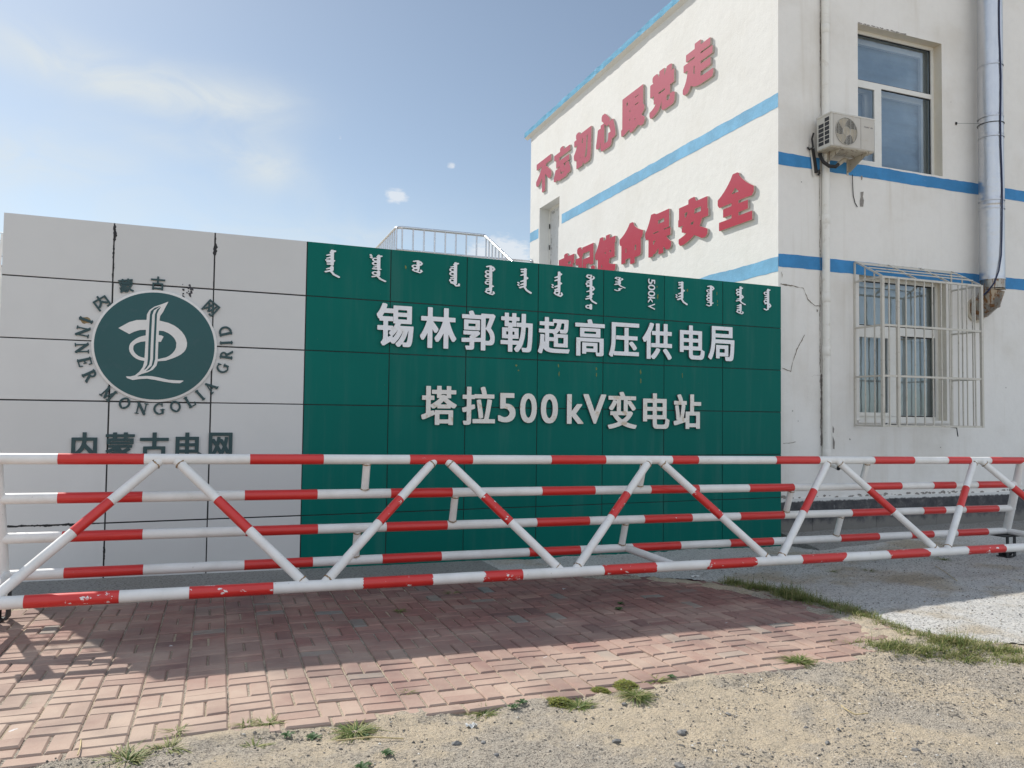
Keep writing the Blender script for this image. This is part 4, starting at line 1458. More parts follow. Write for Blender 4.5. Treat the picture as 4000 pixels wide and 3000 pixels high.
def rail(rd, x0, x1, name, r, seed, rough_=False):
    z = lambda x: rd['m'] * x + rd['c']
    mb = MB()
    mb.tube([(x0, rd['Y'], z(x0)), (x1, rd['Y'], z(x1))], r, 28)
    ro = mb.build(name, M['pipe_white'], bar)
    rr = random.Random(seed)
    for a, b in rd['bands']:
        if rr.random() < .5:
            b -= .006
        mb = MB()
        nseg, R = 28, r + .0014
        jag = [[0.0] * nseg, [0.0] * nseg]
        if rough_:
            for e in range(2):
                if rr.random() < .62:
                    ph, wd, dp = rr.uniform(0, nseg), rr.uniform(4, 9), rr.uniform(.015, .07)
                    for k in range(nseg):
                        dd = min((k - ph) % nseg, (ph - k) % nseg)
                        jag[e][k] = max(0, 1 - dd / wd) * dp + rr.uniform(0, .012)
        nx = 8
        vs, fs = [], []
        for i in range(nx + 1):
            for k in range(nseg):
                an = 2 * math.pi * k / nseg
                xa, xb = a + jag[0][k], b - jag[1][k]
                x = xa + (xb - xa) * i / nx
                vs.append((x, rd['Y'] + R * math.cos(an), z(x) + R * math.sin(an)))
        for i in range(nx):
            for k in range(nseg):
                k2 = (k + 1) % nseg
                fs.append((i * nseg + k, i * nseg + k2, (i + 1) * nseg + k2, (i + 1) * nseg + k))
        mb.add(vs, fs, 0, True)
        mb.build('red_band', M['tape_chipped' if rough_ else 'tape'], ro)
    return z


zt_ = rail(RAIL_TOP, -1.7, 9.30, 'rail', R_PIPE, 1)
z2_ = rail(RAIL_R2, -1.54, 9.36, 'rail', R_PIPE, 2)
z3_ = rail(RAIL_R3, -1.54, 9.38, 'rail', R_PIPE, 3)
z4_ = rail(RAIL_R4, -1.54, 9.40, 'rail', R_PIPE, 4)
zf_ = rail(RAIL_FB, -1.8, 9.85, 'rail', .0445, 5, True)
PT = lambda x: Vector((x, RAIL_TOP['Y'], zt_(x)))
PF = lambda x: Vector((x, RAIL_FB['Y'], zf_(x)))
P2 = lambda x: Vector((x, RAIL_R2['Y'], z2_(x)))
P3 = lambda x: Vector((x, RAIL_R3['Y'], z3_(x)))
P4 = lambda x: Vector((x, RAIL_R4['Y'], z4_(x)))
bots = [-1.49] + BOT_NODES + [9.55]
rr = random.Random(3)


def weld(q, ax, r):
    """rough weld bead round a tube end"""
    mb = MB()
    ax = ax.normalized()
    a = ax.cross(Vector((0, 0, 1))).normalized()
    b = ax.cross(a)
    pts = []
    for k in range(25):
        an = 2 * math.pi * k / 24
        pts.append(q + (a * math.cos(an) + b * math.sin(an)) * (r + .001 + rr.uniform(-.001, .002)) + ax * rr.uniform(-.003, .003))
    mb.tube(pts, .0032, 6, cap=False, radii=[.0042 + rr.uniform(-.002, .0028) for _ in pts])
    return mb


for k, xt in enumerate(TOP_NODES):
    for side in (-1, 1):
        xb = bots[k] + .055 if side < 0 else bots[k + 1] - .055
        a, b = PT(xt + side * .05), PF(xb)
        d = (b - a).normalized()
        a2, b2 = a + d * .012, b - d * .012
        mb = MB()
        mb.tube([a2, b2], .0375, 24)
        br = mb.build('brace', M['pipe_white'], bar)
        f0, f1 = (.33, .57) if side > 0 else (.335, .545)
        f0 += rr.uniform(-.012, .012)
        f1 += rr.uniform(-.012, .012)
        mb = MB()
        mb.tube([a + (b - a) * f0, a + (b - a) * (f0 + f1) / 2, a + (b - a) * f1], .0388, 24, cap=False)
        mb.build('red_band', M['tape_chipped' if k in (1, 2) else 'tape'], br)
        weld(a + d * (.05 + .012), d, .0375).build('weld_seam', M['weld'], br)
        weld(b - d * (.055 + .012), d, .0375).build('weld_seam', M['weld'], br)
for xs_, A, B in ((STRUT12, PT, P2), (STRUT23, P2, P3), (STRUT34, P3, P4)):
    for x in xs_:
        mb = MB()
        mb.tube([A(x), B(x)], .033, 20)
        st_ = mb.build('strut', M['pipe_white'], bar)
        d = (B(x) - A(x)).normalized()
        weld(B(x) - d * .047, d, .033).build('weld_seam', M['weld'], st_)
        weld(A(x) + d * .044, d, .033).build('weld_seam', M['weld'], st_)
for xa, xb in ((-1.5, -1.5), (3.93, 3.975), (9.385, 9.46)):
    mb = MB()
    mb.tube([P4(xa), PF(xb)], .038, 20)
    mb.build('tie', M['pipe_white'], bar)
for x0, x1 in ((-1.545, -1.535), (9.27, 9.395)):
    mb = MB()
    mb.tube([PT(x0), P4(x1)], .047, 24)
    mb.build('end_post', M['pipe_white'], bar)
mb = MB()                                                     # steel feet under the ends
for xc_ in (-1.64, 9.30):
    zt = z4_(xc_) - R_PIPE
    zg = float(ground_z(xc_, 7.0)) + .004
    mb = MB()
    yy = 7.08 if xc_ < 0 else 6.98
    mb.box(xc_ - .12, xc_ + .15, yy - .06, yy + .13, zt - .014, zt - .001)
    mb.box(xc_ - .075, xc_ - .035, yy - .05, yy - .038, zg, zt - .014)
    mb.box(xc_ + .05, xc_ + .09, yy - .05, yy - .038, zg, zt - .014)
    mb.box(xc_ - .075, xc_ + .09, yy + .05, yy + .062, zg, zg + .13)
    mb.box(xc_ - .09, xc_ + .11, yy - .06, yy + .08, zg, zg + .012)
    if xc_ < 0:
        mb.prism([(yy - .05, zg + .012), (yy + .1, zg + .012), (yy + .1, zt - .014), (yy + .04, zt - .014)], lambda u, v, d: (xc_ + .135 + d, u, v), 0, .01)
    mb.tube([(xc_ + .0, yy + .02, zg + .075), (xc_ + .05, yy + .02, zg + .075)], .062, 20)
    mb.build('foot', M['steel_black'], bar)

# ------------------------------------------------------------------ the building
BX, BY, BXE, BYE, BTOP = 7.694, 9.3, 24.0, 19.19, 9.2
bld = thing('office_building', (BX + 5, BY + 5, 0), 'two storey white plastered building with blue painted bands and large faded red slogan letters', 'building')


def wall_grid(mb, fn, u0, u1, z0, z1, holes, depth, mi=0, rmi=1):
    """rectangle with openings; fn(u, z, d) with d measured inwards"""
    us = sorted({u0, u1} | {h[0] for h in holes} | {h[1] for h in holes})
    zs = sorted({z0, z1} | {h[2] for h in holes} | {h[3] for h in holes})
    for a, b in zip(us[:-1], us[1:]):
        for c, d in zip(zs[:-1], zs[1:]):
            if any(h[0] <= a and b <= h[1] and h[2] <= c and d <= h[3] for h in holes):
                continue
            mb.quad(fn(a, c, 0), fn(b, c, 0), fn(b, d, 0), fn(a, d, 0), mi)
    for a, b, c, d in holes:
        for p_, q in (((a, c), (b, c)), ((b, c), (b, d)), ((b, d), (a, d)), ((a, d), (a, c))):
            mb.quad(fn(*p_, 0), fn(*q, 0), fn(*q, depth), fn(*p_, depth), rmi)


FP = lambda u, z, d=0.0: (u, BY + d, z)               # front face, d inwards
LP = lambda u, z, d=0.0: (BX + d, u, z)               # side face
W1 = (9.231, 11.057, 1.63, 3.885)
W2 = (9.226, 11.005, 5.633, 7.847)
W3 = (14.2, 16.0, 5.633, 7.847)
W4 = (14.2, 16.0, 1.63, 3.885)
DR = (17.276, 18.54, 5.2, 7.02)
mb = MB()
wall_grid(mb, FP, BX, BXE, -.3, BTOP, [W1, W2, W3, W4], .30, 0, 2)
wall_grid(mb, LP, BY, BYE, -.3, BTOP, [DR], .42, 1, 1)
mb.quad((BX, BYE, -.3), (BXE, BYE, -.3), (BXE, BYE, BTOP), (BX, BYE, BTOP), 1)
mb.quad((BXE, BY, -.3), (BXE, BYE, -.3), (BXE, BYE, BTOP), (BXE, BY, BTOP), 1)
mb.build('wall', [M['wall'], M['wall_side'], M['reveal']], bld)

# roof slab with a crumbly painted edge
mb = MB()
rr = random.Random(8)
W_ = .09


def eave_run(fn, u0, u1, step):
    us = np.arange(u0, u1 + step * .5, step)
    J = [(rr.uniform(-.010, .010), rr.uniform(-.012, .012), rr.uniform(-.008, .008)) for _ in us]
    for i in range(len(us) - 1):
        P = []
        for k in (i, i + 1):
            o, t, b = J[k]
            P.append([fn(us[k], 9.113, 0), fn(us[k], 9.165 + b, -W_ + o * .5), fn(us[k], 9.235, -W_ + o), fn(us[k], 9.30 + t, -W_ + o * .4), fn(us[k], 9.315, .25)])
        for j, m_ in ((0, 1), (1, 0), (2, 0), (3, 0)):
            mb.quad(P[0][j], P[1][j], P[1][j + 1], P[0][j + 1], m_)


eave_run(LP, BY - W_, BYE + .2, .16)
eave_run(FP, BX - W_, BXE, .3)
mb.quad((BX - W_, BYE + .2, 9.165), (BX + .25, BYE + .2, 9.165), (BX + .25, BYE + .2, 9.315), (BX - W_, BYE + .2, 9.30), 0)
mb.quad((BX + .25, BY + .25, 9.315), (BXE, BY + .25, 9.315), (BXE, BYE + .2, 9.315), (BX + .25, BYE + .2, 9.315), 1)
mb.build('roof_edge', [M['blue_eave'], M['wall_side']], bld)


def band(fn, u0, u1, zb, zt, mat, seed, zb1=None, zt1=None, step=.09):
    """painted band with a hand-cut edge"""
    r_ = random.Random(seed)
    n = max(2, int(abs(u1 - u0) / step))
    mb = MB()
    pa = pb = 0
    prev = None
    for i in range(n + 1):
        t = i / n
        u = u0 + (u1 - u0) * t
        pa = pa * .6 + r_.uniform(-.006, .006)
        pb = pb * .6 + r_.uniform(-.006, .006)
        b = zb + ((zb1 if zb1 is not None else zb) - zb) * t + pa
        a = zt + ((zt1 if zt1 is not None else zt) - zt) * t + pb
        if prev:
            mb.quad(fn(prev[0], prev[1], -.003), fn(u, b, -.003), fn(u, a, -.003), fn(prev[0], prev[2], -.003))
        prev = (u, b, a)
    return mb.build('painted_band', mat, bld)


for u0, u1 in ((BX, BXE),):
    band(FP, u0, u1, 5.417, 5.605, M['blue'], int(u0 * 10))
    band(FP, u0, u1, 3.88, 4.079, M['blue'], int(u0 * 20))
band(LP, BY, 17.13, 6.285, 6.500, M['blue_side'], 3, 6.292, 6.531)
band(LP, 18.60, BYE, 6.256, 6.512, M['blue_side'], 4)
band(LP, BY, BYE, 3.81, 4.03, M['blue_side'], 5)

# dark stone plinth
mb = MB()
for i, x in enumerate(np.arange(BX - .012, BXE, .62)):
    o = rr.uniform(0, .006)
    x1 = min(x + .618, BXE)
    mb.box(x, x1, BY - .016 - o, BY + .02, -.3, .455)
mb.build('plinth', M['plinth'], bld)

# cracks, patches and peeling
mb = MB()


def crack(pts, w, seed, jit=.012):
    r_ = random.Random(seed)
    out = []
    k = 0
    for (ax, az_), (bx, bz) in zip(pts[:-1], pts[1:]):
        n = max(2, int(math.hypot(bx - ax, bz - az_) / .02))
        for i in range(n):
            t = i / n
            k += 1
            slow = .75 + .75 * mnoise.noise(Vector((k * .07, seed * 3.3, 0))) + .5 * mnoise.noise(Vector((k * .31, seed * 1.7, 4)))
            wob_ = mnoise.noise(Vector((k * .13, seed * 5.1, 9))) * jit
            out.append((ax + (bx - ax) * t + wob_ + r_.uniform(-jit, jit) * .35, az_ + (bz - az_) * t + wob_ * .6 + r_.uniform(-jit, jit) * .3, w * max(.10, slow) * r_.uniform(.6, 1.35)))
    out.append((pts[-1][0], pts[-1][1], w * .2))
    L_, R_ = [], []
    for i, (x, z, ww) in enumerate(out):
        q0, q1 = out[max(0, i - 1)], out[min(len(out) - 1, i + 1)]
        dx, dz = q1[0] - q0[0], q1[1] - q0[1]
        l = math.hypot(dx, dz) + 1e-6
        L_.append(FP(x - dz / l * ww / 2, z + dx / l * ww / 2, -.0045))
        R_.append(FP(x + dz / l * ww / 2, z - dx / l * ww / 2, -.0045))
    n = len(out)
    mb.add(L_ + R_, [(i, i + 1, n + i + 1, n + i) for i in range(n - 1)])


pc = [(x - .012, z) for x, z in PIPE_CRACK]
jobs = [([(max(x, BX + .005), z) for x, z in c], .015 if k < 2 else .010, k, .012) for k, c in enumerate(CRACKS)]
jobs += [(pc[:16], .013, 21, .006), (pc[16:23], .016, 22, .008), (pc[23:39], .014, 23, .008)]
for args in jobs:
    mb = MB()
    crack(*args)
    mb.build('crack', M['crack'], bld)
mb = MB()
crack(pc[38:], .042, 24, .012)
mb.build('crack', M['render_grey'], bld)
mb = MB()
for c in PATCHES:
    mb.add([FP(x, z, -.005) for x, z in c], [tuple(range(len(c)))])
rr = random.Random(31)
for (ax, az_), (bx, bz) in zip(PEEL[:-1], PEEL[1:]):
    for k in range(9):
        x, z = ax + (bx - ax) * rr.random(), 7.852 + rr.uniform(-.002, .014)
        q = rr.uniform(.006, .022)
        mb.add([FP(x + q * 1.5 * math.cos(a) * rr.uniform(.6, 1.2), z + q * .45 * math.sin(a) * rr.uniform(.5, 1.2), -.005 - k * .0001) for a in [2 * math.pi * i / 7 for i in range(7)]], [tuple(range(7))])
for x, z, q in ((9.03, 1.33, .016), (10.9, 1.2, .012), (8.18, 1.05, .01), (7.98, .98, .012), (8.05, 1.6, .008), (12.4, 2.2, .012), (7.95, 1.75, .01), (9.55, 6.3, .006), (8.12, 5.2, .01), (11.2, 6.9, .008)):
    mb.add([FP(x + q * math.cos(a) * rr.uniform(.6, 1.2), z + q * math.sin(a) * rr.uniform(.6, 1.2), -.005) for a in [2 * math.pi * i / 7 for i in range(7)]], [tuple(range(7))])
for k in range(70):                                           # broken render edge above the plinth
    x = rr.uniform(BX + .05, 13)
    z = .462 + rr.uniform(-.004, .03)
    q = rr.uniform(.008, .03)
    mb.add([FP(x + q * 1.8 * math.cos(a) * rr.uniform(.5, 1.2), z + q * .7 * math.sin(a) * rr.uniform(.5, 1.2), -.0185 if z < .46 else -.0052 - k * .00002) for a in [2 * math.pi * i / 8 for i in range(8)]], [tuple(range(8))])
mb.build('bare_patch', M['render_grey'], bld)

# slogan letters on the side wall
for ch, ya, yb, z0, z1 in [('不', 18.701, 17.694, 7.372, 8.209), ('忘', 17.547, 16.572, 7.380, 8.175), ('初', 16.382, 15.467, 7.372, 8.21), ('心', 15.228, 14.33, 7.382, 8.178), ('跟', 14.082, 13.133, 7.373, 8.182),
                           ('党', 12.95, 12.06, 7.380, 8.182), ('走', 11.796, 10.874, 7.390, 8.190), ('牢', 17.199, 16.299, 4.68, 5.494), ('记', 16.225, 15.243, 4.675, 5.494), ('使', 15.229, 14.29, 4.675, 5.494),
                           ('命', 14.116, 13.17, 4.684, 5.524), ('保', 13.085, 12.156, 4.684, 5.5), ('安', 11.924, 11.004, 4.697, 5.475), ('全', 10.741, 9.811, 4.71, 5.558)]:
    sol = glyph_solid(ch, .066, .046, 76)
    mb = MB()
    solid_to(mb, sol, lambda u, v, d: (BX - d, ya + (yb - ya) * u, z0 + (z1 - z0) * v), .002, .042)
    mb.build('letter', [M['letter_red'], M['letter_foam']], bld, fix=False)

# door on the side wall
mb = MB()
mb.box(BX + .28, BX + .34, DR[0], DR[1], DR[2], DR[3])
dro = mb.build('door', M['door'], bld)
mb = MB()
mb.box(BX + .262, BX + .279, DR[1] - .07, DR[1], DR[2], DR[3])
mb.box(BX + .262, BX + .279, DR[0], DR[0] + .07, DR[2], DR[3])
mb.box(BX + .262, BX + .279, DR[0] + .07, DR[1] - .07, DR[3] - .07, DR[3])
mb.build('door_frame', M['upvc'], dro)
mb = MB()
for z in (6.55, 6.0, 5.45):
    mb.tube([(BX + .25, DR[1] - .085, z - .06), (BX + .25, DR[1] - .085, z + .06)], .014, 10)
mb.build('hinge', M['steel_black'], dro)
mb = MB()
rr = random.Random(12)
for k in range(26):
    z = rr.uniform(5.25, 6.4) if k < 20 else rr.uniform(6.85, 7.0)
    y = DR[1] - .14 + rr.uniform(-.03, .03) - (0 if k < 20 else rr.uniform(.0, .5))
    q = rr.uniform(.015, .05)
    mb.add([(BX + .2785 - k * .0002, y + q * .5 * math.cos(a) * rr.uniform(.4, 1.2), z + q * math.sin(a) * rr.uniform(.5, 1.2)) for a in [2 * math.pi * i / 7 for i in range(7)]], [tuple(range(7))])
mb.build('peeling_paint', M['render_grey'], dro)


# windows
def window(op, dep, trz, panes, blind_mat, seed, slats):
    x0, x1, z0, z1 = op
    y = BY + dep
    fw = .055
    mb = MB()
    mb.box(x0, x1, y, y + .07, z1 - fw, z1)
    mb.box(x0, x1, y, y + .07, z0, z0 + fw)
    mb.box(x0, x0 + fw, y, y + .07, z0 + fw, z1 - fw)
    mb.box(x1 - fw, x1, y, y + .07, z0 + fw, z1 - fw)
    mb.box(x0 + fw, x1 - fw, y + .002, y + .07, trz[0], trz[1])
    for a, b, c, d in panes['mull']:
        mb.box(a, b, y - .004, y + .07, c, d)
    w = mb.build('window', M['upvc'], bld)
    for a, b, c, d in panes['sash']:
        mb = MB()
        s_ = .058
        ys = y - .018
        mb.box(a, b, ys, y + .03, d - s_, d)
        mb.box(a, b, ys, y + .03, c, c + s_)
        mb.box(a, a + s_, ys, y + .03, c + s_, d - s_)
        mb.box(b - s_, b, ys, y + .03, c + s_, d - s_)
        mb.build('sash', M['upvc'], w)
        mb = MB()
        mb.quad((a + s_, y + .004, c + s_), (b - s_, y + .004, c + s_), (b - s_, y + .004, d - s_), (a + s_, y + .004, d - s_))
        mb.build('pane', M['glass'], w, fix=False)
    for a, b, c, d in panes['fixed']:
        mb = MB()
        mb.quad((a, y + .03, c), (b, y + .03, c), (b, y + .03, d), (a, y + .03, d))
        mb.build('pane', M['glass'], w, fix=False)
        mb = MB()                                             # black gasket round the pane
        g_ = .012
        mb.box(a, b, y + .022, y + .034, d - g_, d + .004)
        mb.box(a, b, y + .022, y + .034, c - .004, c + g_)
        mb.box(a - .004, a + g_, y + .022, y + .034, c + g_, d - g_)
        mb.box(b - g_, b + .004, y + .022, y + .034, c + g_, d - g_)
        mb.build('gasket', M['dark'], w)
    # inner second window frame
    mb = MB()
    yi = y + .15
    mb.box(x0, x0 + .09, yi, yi + .05, z0, z1)
    mb.box(x1 - .12, x1, yi, yi + .05, z0, z1)
    mb.box(x0 + .09, x1 - .12, yi, yi + .05, z1 - .13, z1)
    mb.box(x0 + .09, x1 - .12, yi, yi + .05, z0, z0 + .09)
    mb.box(x0 + .09, x1 - .12, yi + .002, yi + .05, trz[0] - .05, trz[1] + .05)
    for a, b, c, d in panes['mull']:
        mb.box(a - .05, b + .06, yi + .003, yi + .05, z0 + .09, trz[0] - .05)
    mb.build('inner_frame', M['upvc'], w)
    # curtain or blind closing the room behind
    mb = MB()
    yb = yi + .10
    r_ = random.Random(seed)
    if slats:
        n = 72
        pr = None
        for i in range(n + 1):                                # softly folded roman blind
            z = z0 + (z1 - z0) * i / n
            yy = yb + .022 * math.sin(i * .52) + .008 * math.sin(i * 1.31 + 1)
            if pr:
                mb.add([(x0 - .1, pr[1], pr[0]), (x1 + .1, pr[1] + .01, pr[0]), (x1 + .1, yy + .01, z), (x0 - .1, yy, z)], [(0, 1, 2, 3)], 0, True)
            pr = (z, yy)
    else:
        n = 46
        pr = None
        for i in range(n + 1):
            x = x0 - .1 + (x1 - x0 + .2) * i / n
            yy = yb + .025 * math.sin(i * 1.35) + r_.uniform(-.006, .006)
            if pr:
                mb.quad((pr[0], pr[1], z0), (x, yy, z0), (x, yy, z1), (pr[0], pr[1], z1))
            pr = (x, yy)
    mb.build('blind', blind_mat, w)
    mb = MB()
    mb.box(x0 - .3, x1 + .3, yb + .1, yb + .11, z0 - .3, z1 + .3)
    mb.build('dark_room', M['dark'], w)
    return w


W2P = dict(mull=[(9.72, 9.86, 5.69, 6.97)], sash=[(9.282, 9.76, 5.690, 6.975)], fixed=[(9.283, 10.948, 7.05, 7.79), (9.864, 10.948, 5.69, 6.968)])
window(W2, .155, (6.97, 7.045), W2P, M['blind_slat'], 3, True)
W1P = dict(mull=[(9.99, 10.24, 1.69, 2.985)], sash=[(9.30, 10.02, 1.688, 2.99)], fixed=[(9.29, 11.0, 3.125, 3.825), (10.25, 11.0, 1.69, 2.98)])
window(W1, .16, (2.985, 3.12), W1P, M['blind'], 4, False)
window(W3, .155, (6.97, 7.045), dict(mull=[(14.7, 14.84, 5.69, 6.97)], sash=[(14.26, 14.74, 5.69, 6.975)], fixed=[(14.26, 15.94, 7.05, 7.79), (14.845, 15.94, 5.69, 6.968)]), M['blind_slat'], 6, True)
window(W4, .16, (2.985, 3.12), dict(mull=[(14.96, 15.2, 1.69, 2.985)], sash=[(14.27, 15.0, 1.688, 2.99)], fixed=[(14.26, 15.94, 3.125, 3.825), (15.205, 15.94, 1.69, 2.98)]), M['blind'], 7, False)
mb = MB()
mb.box(9.18, 11.10, BY - .035, BY + .16, 1.585, 1.629)
mb.build('sill', M['wall'], bld)

# ------------------------------------------------------------------ downpipe
DX, DY = 8.528, BY - .064
dp = thing('downpipe', (DX, DY, .9), 'white plastic drainpipe running down the wall near the building corner', 'drainpipe')
mb = MB()
el_ = [(DX, DY, 9.1), (DX, DY, 1.10)] + [(DX + .006 * k, DY - .07 + .07 * math.cos(rad(18 * k)), 1.10 - .13 * math.sin(rad(18 * k))) for k in range(1, 5)]
el_ += [(DX + .03, DY - .16, .955), (DX + .035, DY - .22, .93)]
mb.tube(el_, .056, 24, cap=False)
mb.build('pipe', M['pvc'], dp)
mb = MB()
mb.tube([(DX + .035, DY - .215, .932), (DX + .036, DY - .219, .9305)], .050, 24)
mb.build('pipe_mouth', M['dark'], dp)
for z in (7.6, 4.66, 3.47, 2.66, 1.12):
    mb = MB()
    mb.tube([(DX, DY, z - .075), (DX, DY, z - .07), (DX, DY, z + .07), (DX, DY, z + .075)], .06, 24, radii=[.057, .0608, .0608, .057], cap=False)
    mb.tube([(DX, DY, z + .072), (DX, DY, z + .086)], .0635, 24)
    mb.build('coupling', M['pvc'], dp)

# ------------------------------------------------------------------ window grille
GX0, GX1, GY, GZ0, GZ1, GZT = 9.112, 11.172, 8.755, 1.53, 3.765, 4.06
gr = thing('window_grille', ((GX0 + GX1) / 2, BY, GZ0), 'dull white steel security grille boxed round the ground floor window', 'window grille')
rr = random.Random(4)


def gbar(name, a, b, w, h=None):
    mb = MB()
    mb.bar(a, b, w, h or w)
    return mb.build(name, M['grille'], gr)


YB = BY - .012
px2 = 9.43
for x, w in ((GX0 + .02, .045), (px2, .042), (GX1 - .018, .04)):
    gbar('post', (x, GY, GZ0 - (.0 if x != px2 else 0)), (x, GY, GZ1), w, .04)
for x in (GX0 + .02, GX1 - .018):
    gbar('post', (x, YB, GZ0), (x, YB, GZT), .028, .022)
for z in (GZ0 + .014, 2.285, 3.037, GZ1 - .013):
    gbar('rail', (GX0 + .043, GY + .001, z), (GX1 - .04, GY + .001, z), .028, .03)
    for x in (GX0 + .021, GX1 - .019):
        gbar('rail', (x, GY + .022, z), (x, YB - .012, z), .026, .026)
gbar('rail', (GX0 + .03, YB, GZT), (GX1 - .03, YB, GZT), .026, .026)
xs_ = [9.27] + list(np.linspace(9.60, 11.02, 9))
for x in xs_:
    gbar('bar', (x + rr.uniform(-.008, .008), GY + .004, GZ0 + .01), (x + rr.uniform(-.008, .008), GY + .004, GZ1 - .01), .016)
for x in (GX0 + .02, GX1 - .018):
    for t in (.28, .62):
        y = GY + (YB - GY) * t
        gbar('bar', (x, y, GZ0), (x, y, GZ1 + (GZT - GZ1) * t - .01), .016)
for t in np.linspace(0, 1, 4):
    x = GX0 + .02 + (GX1 - .018 - GX0 - .02) * t
    gbar('rafter', (x, GY + .012, GZ1 + .004), (x, YB - .014, GZT + .006), .024, .024)
for t in (.25, .5, .75):
    gbar('purlin', (GX0 + .03, GY + (YB - GY) * t, GZ1 + (GZT - GZ1) * t + .022), (GX1 - .03, GY + (YB - GY) * t, GZ1 + (GZT - GZ1) * t + .022), .016)
mb = MB()
mb.tube([(GX0 + .05, GY + .05, GZ0 + .02), (GX0 + .3, GY + .2, GZ0 + .05)], .009, 8)
mb.tube([(GX0 + .5, GY + .3, GZ0 + .03), (10.7, GY + .32, GZ0 + .02), (10.75, GY + .12, GZ0 - .01), (10.75, GY + .1, GZ0 - .14)], .009, 8)
mb.build('loose_rod', M['steel_black'], gr)

# ------------------------------------------------------------------ air conditioner
AX0, AX1, AY0, AY1, AZ0, AZ1 = 8.325, 9.15, 8.9, 9.205, 5.662, 6.172
ac = thing('air_conditioner', ((AX0 + AX1) / 2, 9.05, AZ0), 'dirty white outdoor air conditioner unit on wall brackets beside the upper window', 'air conditioner')
FC, FR = (8.602, 5.903), .205
mb = MB()
mb.bbox(AX0, AX1, AY0 + .003, AY1, AZ0, AZ1 - .028, .012)
mb.bbox(AX0 - .006, AX1 + .006, AY0 - .004, AY1 + .004, AZ1 - .03, AZ1, .009)
mb.build('casing', M['ac_white'], ac)
mb = MB()                                                     # front plate with round opening
n = 64
pl_ = (AX0 + .035, AX1 - .275, AZ0 + .012, AZ1 - .032)
yf = AY0 - .003
rg = [(FC[0] + FR * math.cos(2 * math.pi * k / n), FC[1] + FR * math.sin(2 * math.pi * k / n)) for k in range(n)]
ex = []
for k in range(n):
    c, s = math.cos(2 * math.pi * k / n), math.sin(2 * math.pi * k / n)
    tx = ((pl_[1] - FC[0]) / c if c > 0 else (pl_[0] - FC[0]) / c) if abs(c) > 1e-6 else 9
    tz = ((pl_[3] - FC[1]) / s if s > 0 else (pl_[2] - FC[1]) / s) if abs(s) > 1e-6 else 9
    t = min(tx, tz)
    ex.append((FC[0] + c * t, FC[1] + s * t))
for k in range(n):
    k2 = (k + 1) % n
    mb.quad((rg[k][0], yf, rg[k][1]), (rg[k2][0], yf, rg[k2][1]), (ex[k2][0], yf, ex[k2][1]), (ex[k][0], yf, ex[k][1]))
mb.box(AX1 - .268, AX1 - .01, AY0 - .004, AY0 + .004, AZ0 + .012, AZ1 - .032)
mb.build('front_plate', M['ac_panel'], ac)
mb = MB()
mb.prism([(FC[0] + FR * 1.01 * math.cos(2 * math.pi * k / n), FC[1] + FR * 1.01 * math.sin(2 * math.pi * k / n)) for k in range(n)], lambda u, v, d: (u, AY0 + .0025 - d, v), 0, .0015)
mb.build('fan_well', M['dark'], ac)
mb = MB()
yb_ = AY0 - .0015
for k in range(3):
    a0 = rad((100, 215, 335)[k])
    T = np.linspace(0, 1, 11)
    inner = [(FC[0] + .05 * math.cos(a0 + rad(70 * t)), FC[1] + .05 * math.sin(a0 + rad(70 * t))) for t in T]
    mid = [(FC[0] + .125 * math.cos(a0 + rad(-6 + 54 * t)), FC[1] + .125 * math.sin(a0 + rad(-6 + 54 * t))) for t in T]
    outer = [(FC[0] + FR * .96 * math.cos(a0 + rad(-24 + 62 * t)), FC[1] + FR * .96 * math.sin(a0 + rad(-24 + 62 * t))) for t in T]
    for r0, r1 in ((inner, mid), (mid, outer)):
        for i in range(10):
            w0, w1 = i / 10 * .003, (i + 1) / 10 * .003
            mb.quad((r0[i][0], yb_ - w0, r0[i][1]), (r0[i + 1][0], yb_ - w1, r0[i + 1][1]), (r1[i + 1][0], yb_ - w1, r1[i + 1][1]), (r1[i][0], yb_ - w0, r1[i][1]))
mb.prism([(FC[0] + .066 * math.cos(2 * math.pi * k / 24), FC[1] + .066 * math.sin(2 * math.pi * k / 24)) for k in range(24)], lambda u, v, d: (u, yb_ - d, v), 0, .006)
mb.build('fan', M['cream'], ac)
mb = MB()                                                     # wire guard
yg = AY0 - .012
for k in range(-17, 18):
    z = FC[1] + k * .0118
    hw = math.sqrt(max(0, FR ** 2 - (k * .0118) ** 2))
    if hw > .02:
        mb.tube([(FC[0] - hw, yg + .004, z), (FC[0], yg, z), (FC[0] + hw, yg + .004, z)], .0022, 5, cap=False)
for x in (-.15, -.075, 0, .075, .15):
    hw = math.sqrt(FR ** 2 - x ** 2)
    mb.tube([(FC[0] + x, yg, FC[1] - hw), (FC[0] + x, yg - .002, FC[1] + hw)], .0028, 6, cap=False)
for r_ in (FR, .065):
    mb.tube([(FC[0] + r_ * math.cos(2 * math.pi * k / 40), yg, FC[1] + r_ * math.sin(2 * math.pi * k / 40)) for k in range(41)], .0035, 6, cap=False)
mb.build('fan_guard', M['ac_white'], ac)
mb = MB()
xv = AX0 - .002
for i in range(6):
    za = AZ0 + .052 + i * .068
    for y0_, y1_ in ((AY0 + .045, AY0 + .135), (AY0 + .158, AY0 + .262)):
        if i == 5 and y0_ > AY0 + .1:
            continue
        mb.box(xv, xv + .004, y0_, y1_, za, za + .055)
mb.build('side_vent', M['fin'], ac)
mb = MB()
solid_x = 8.945
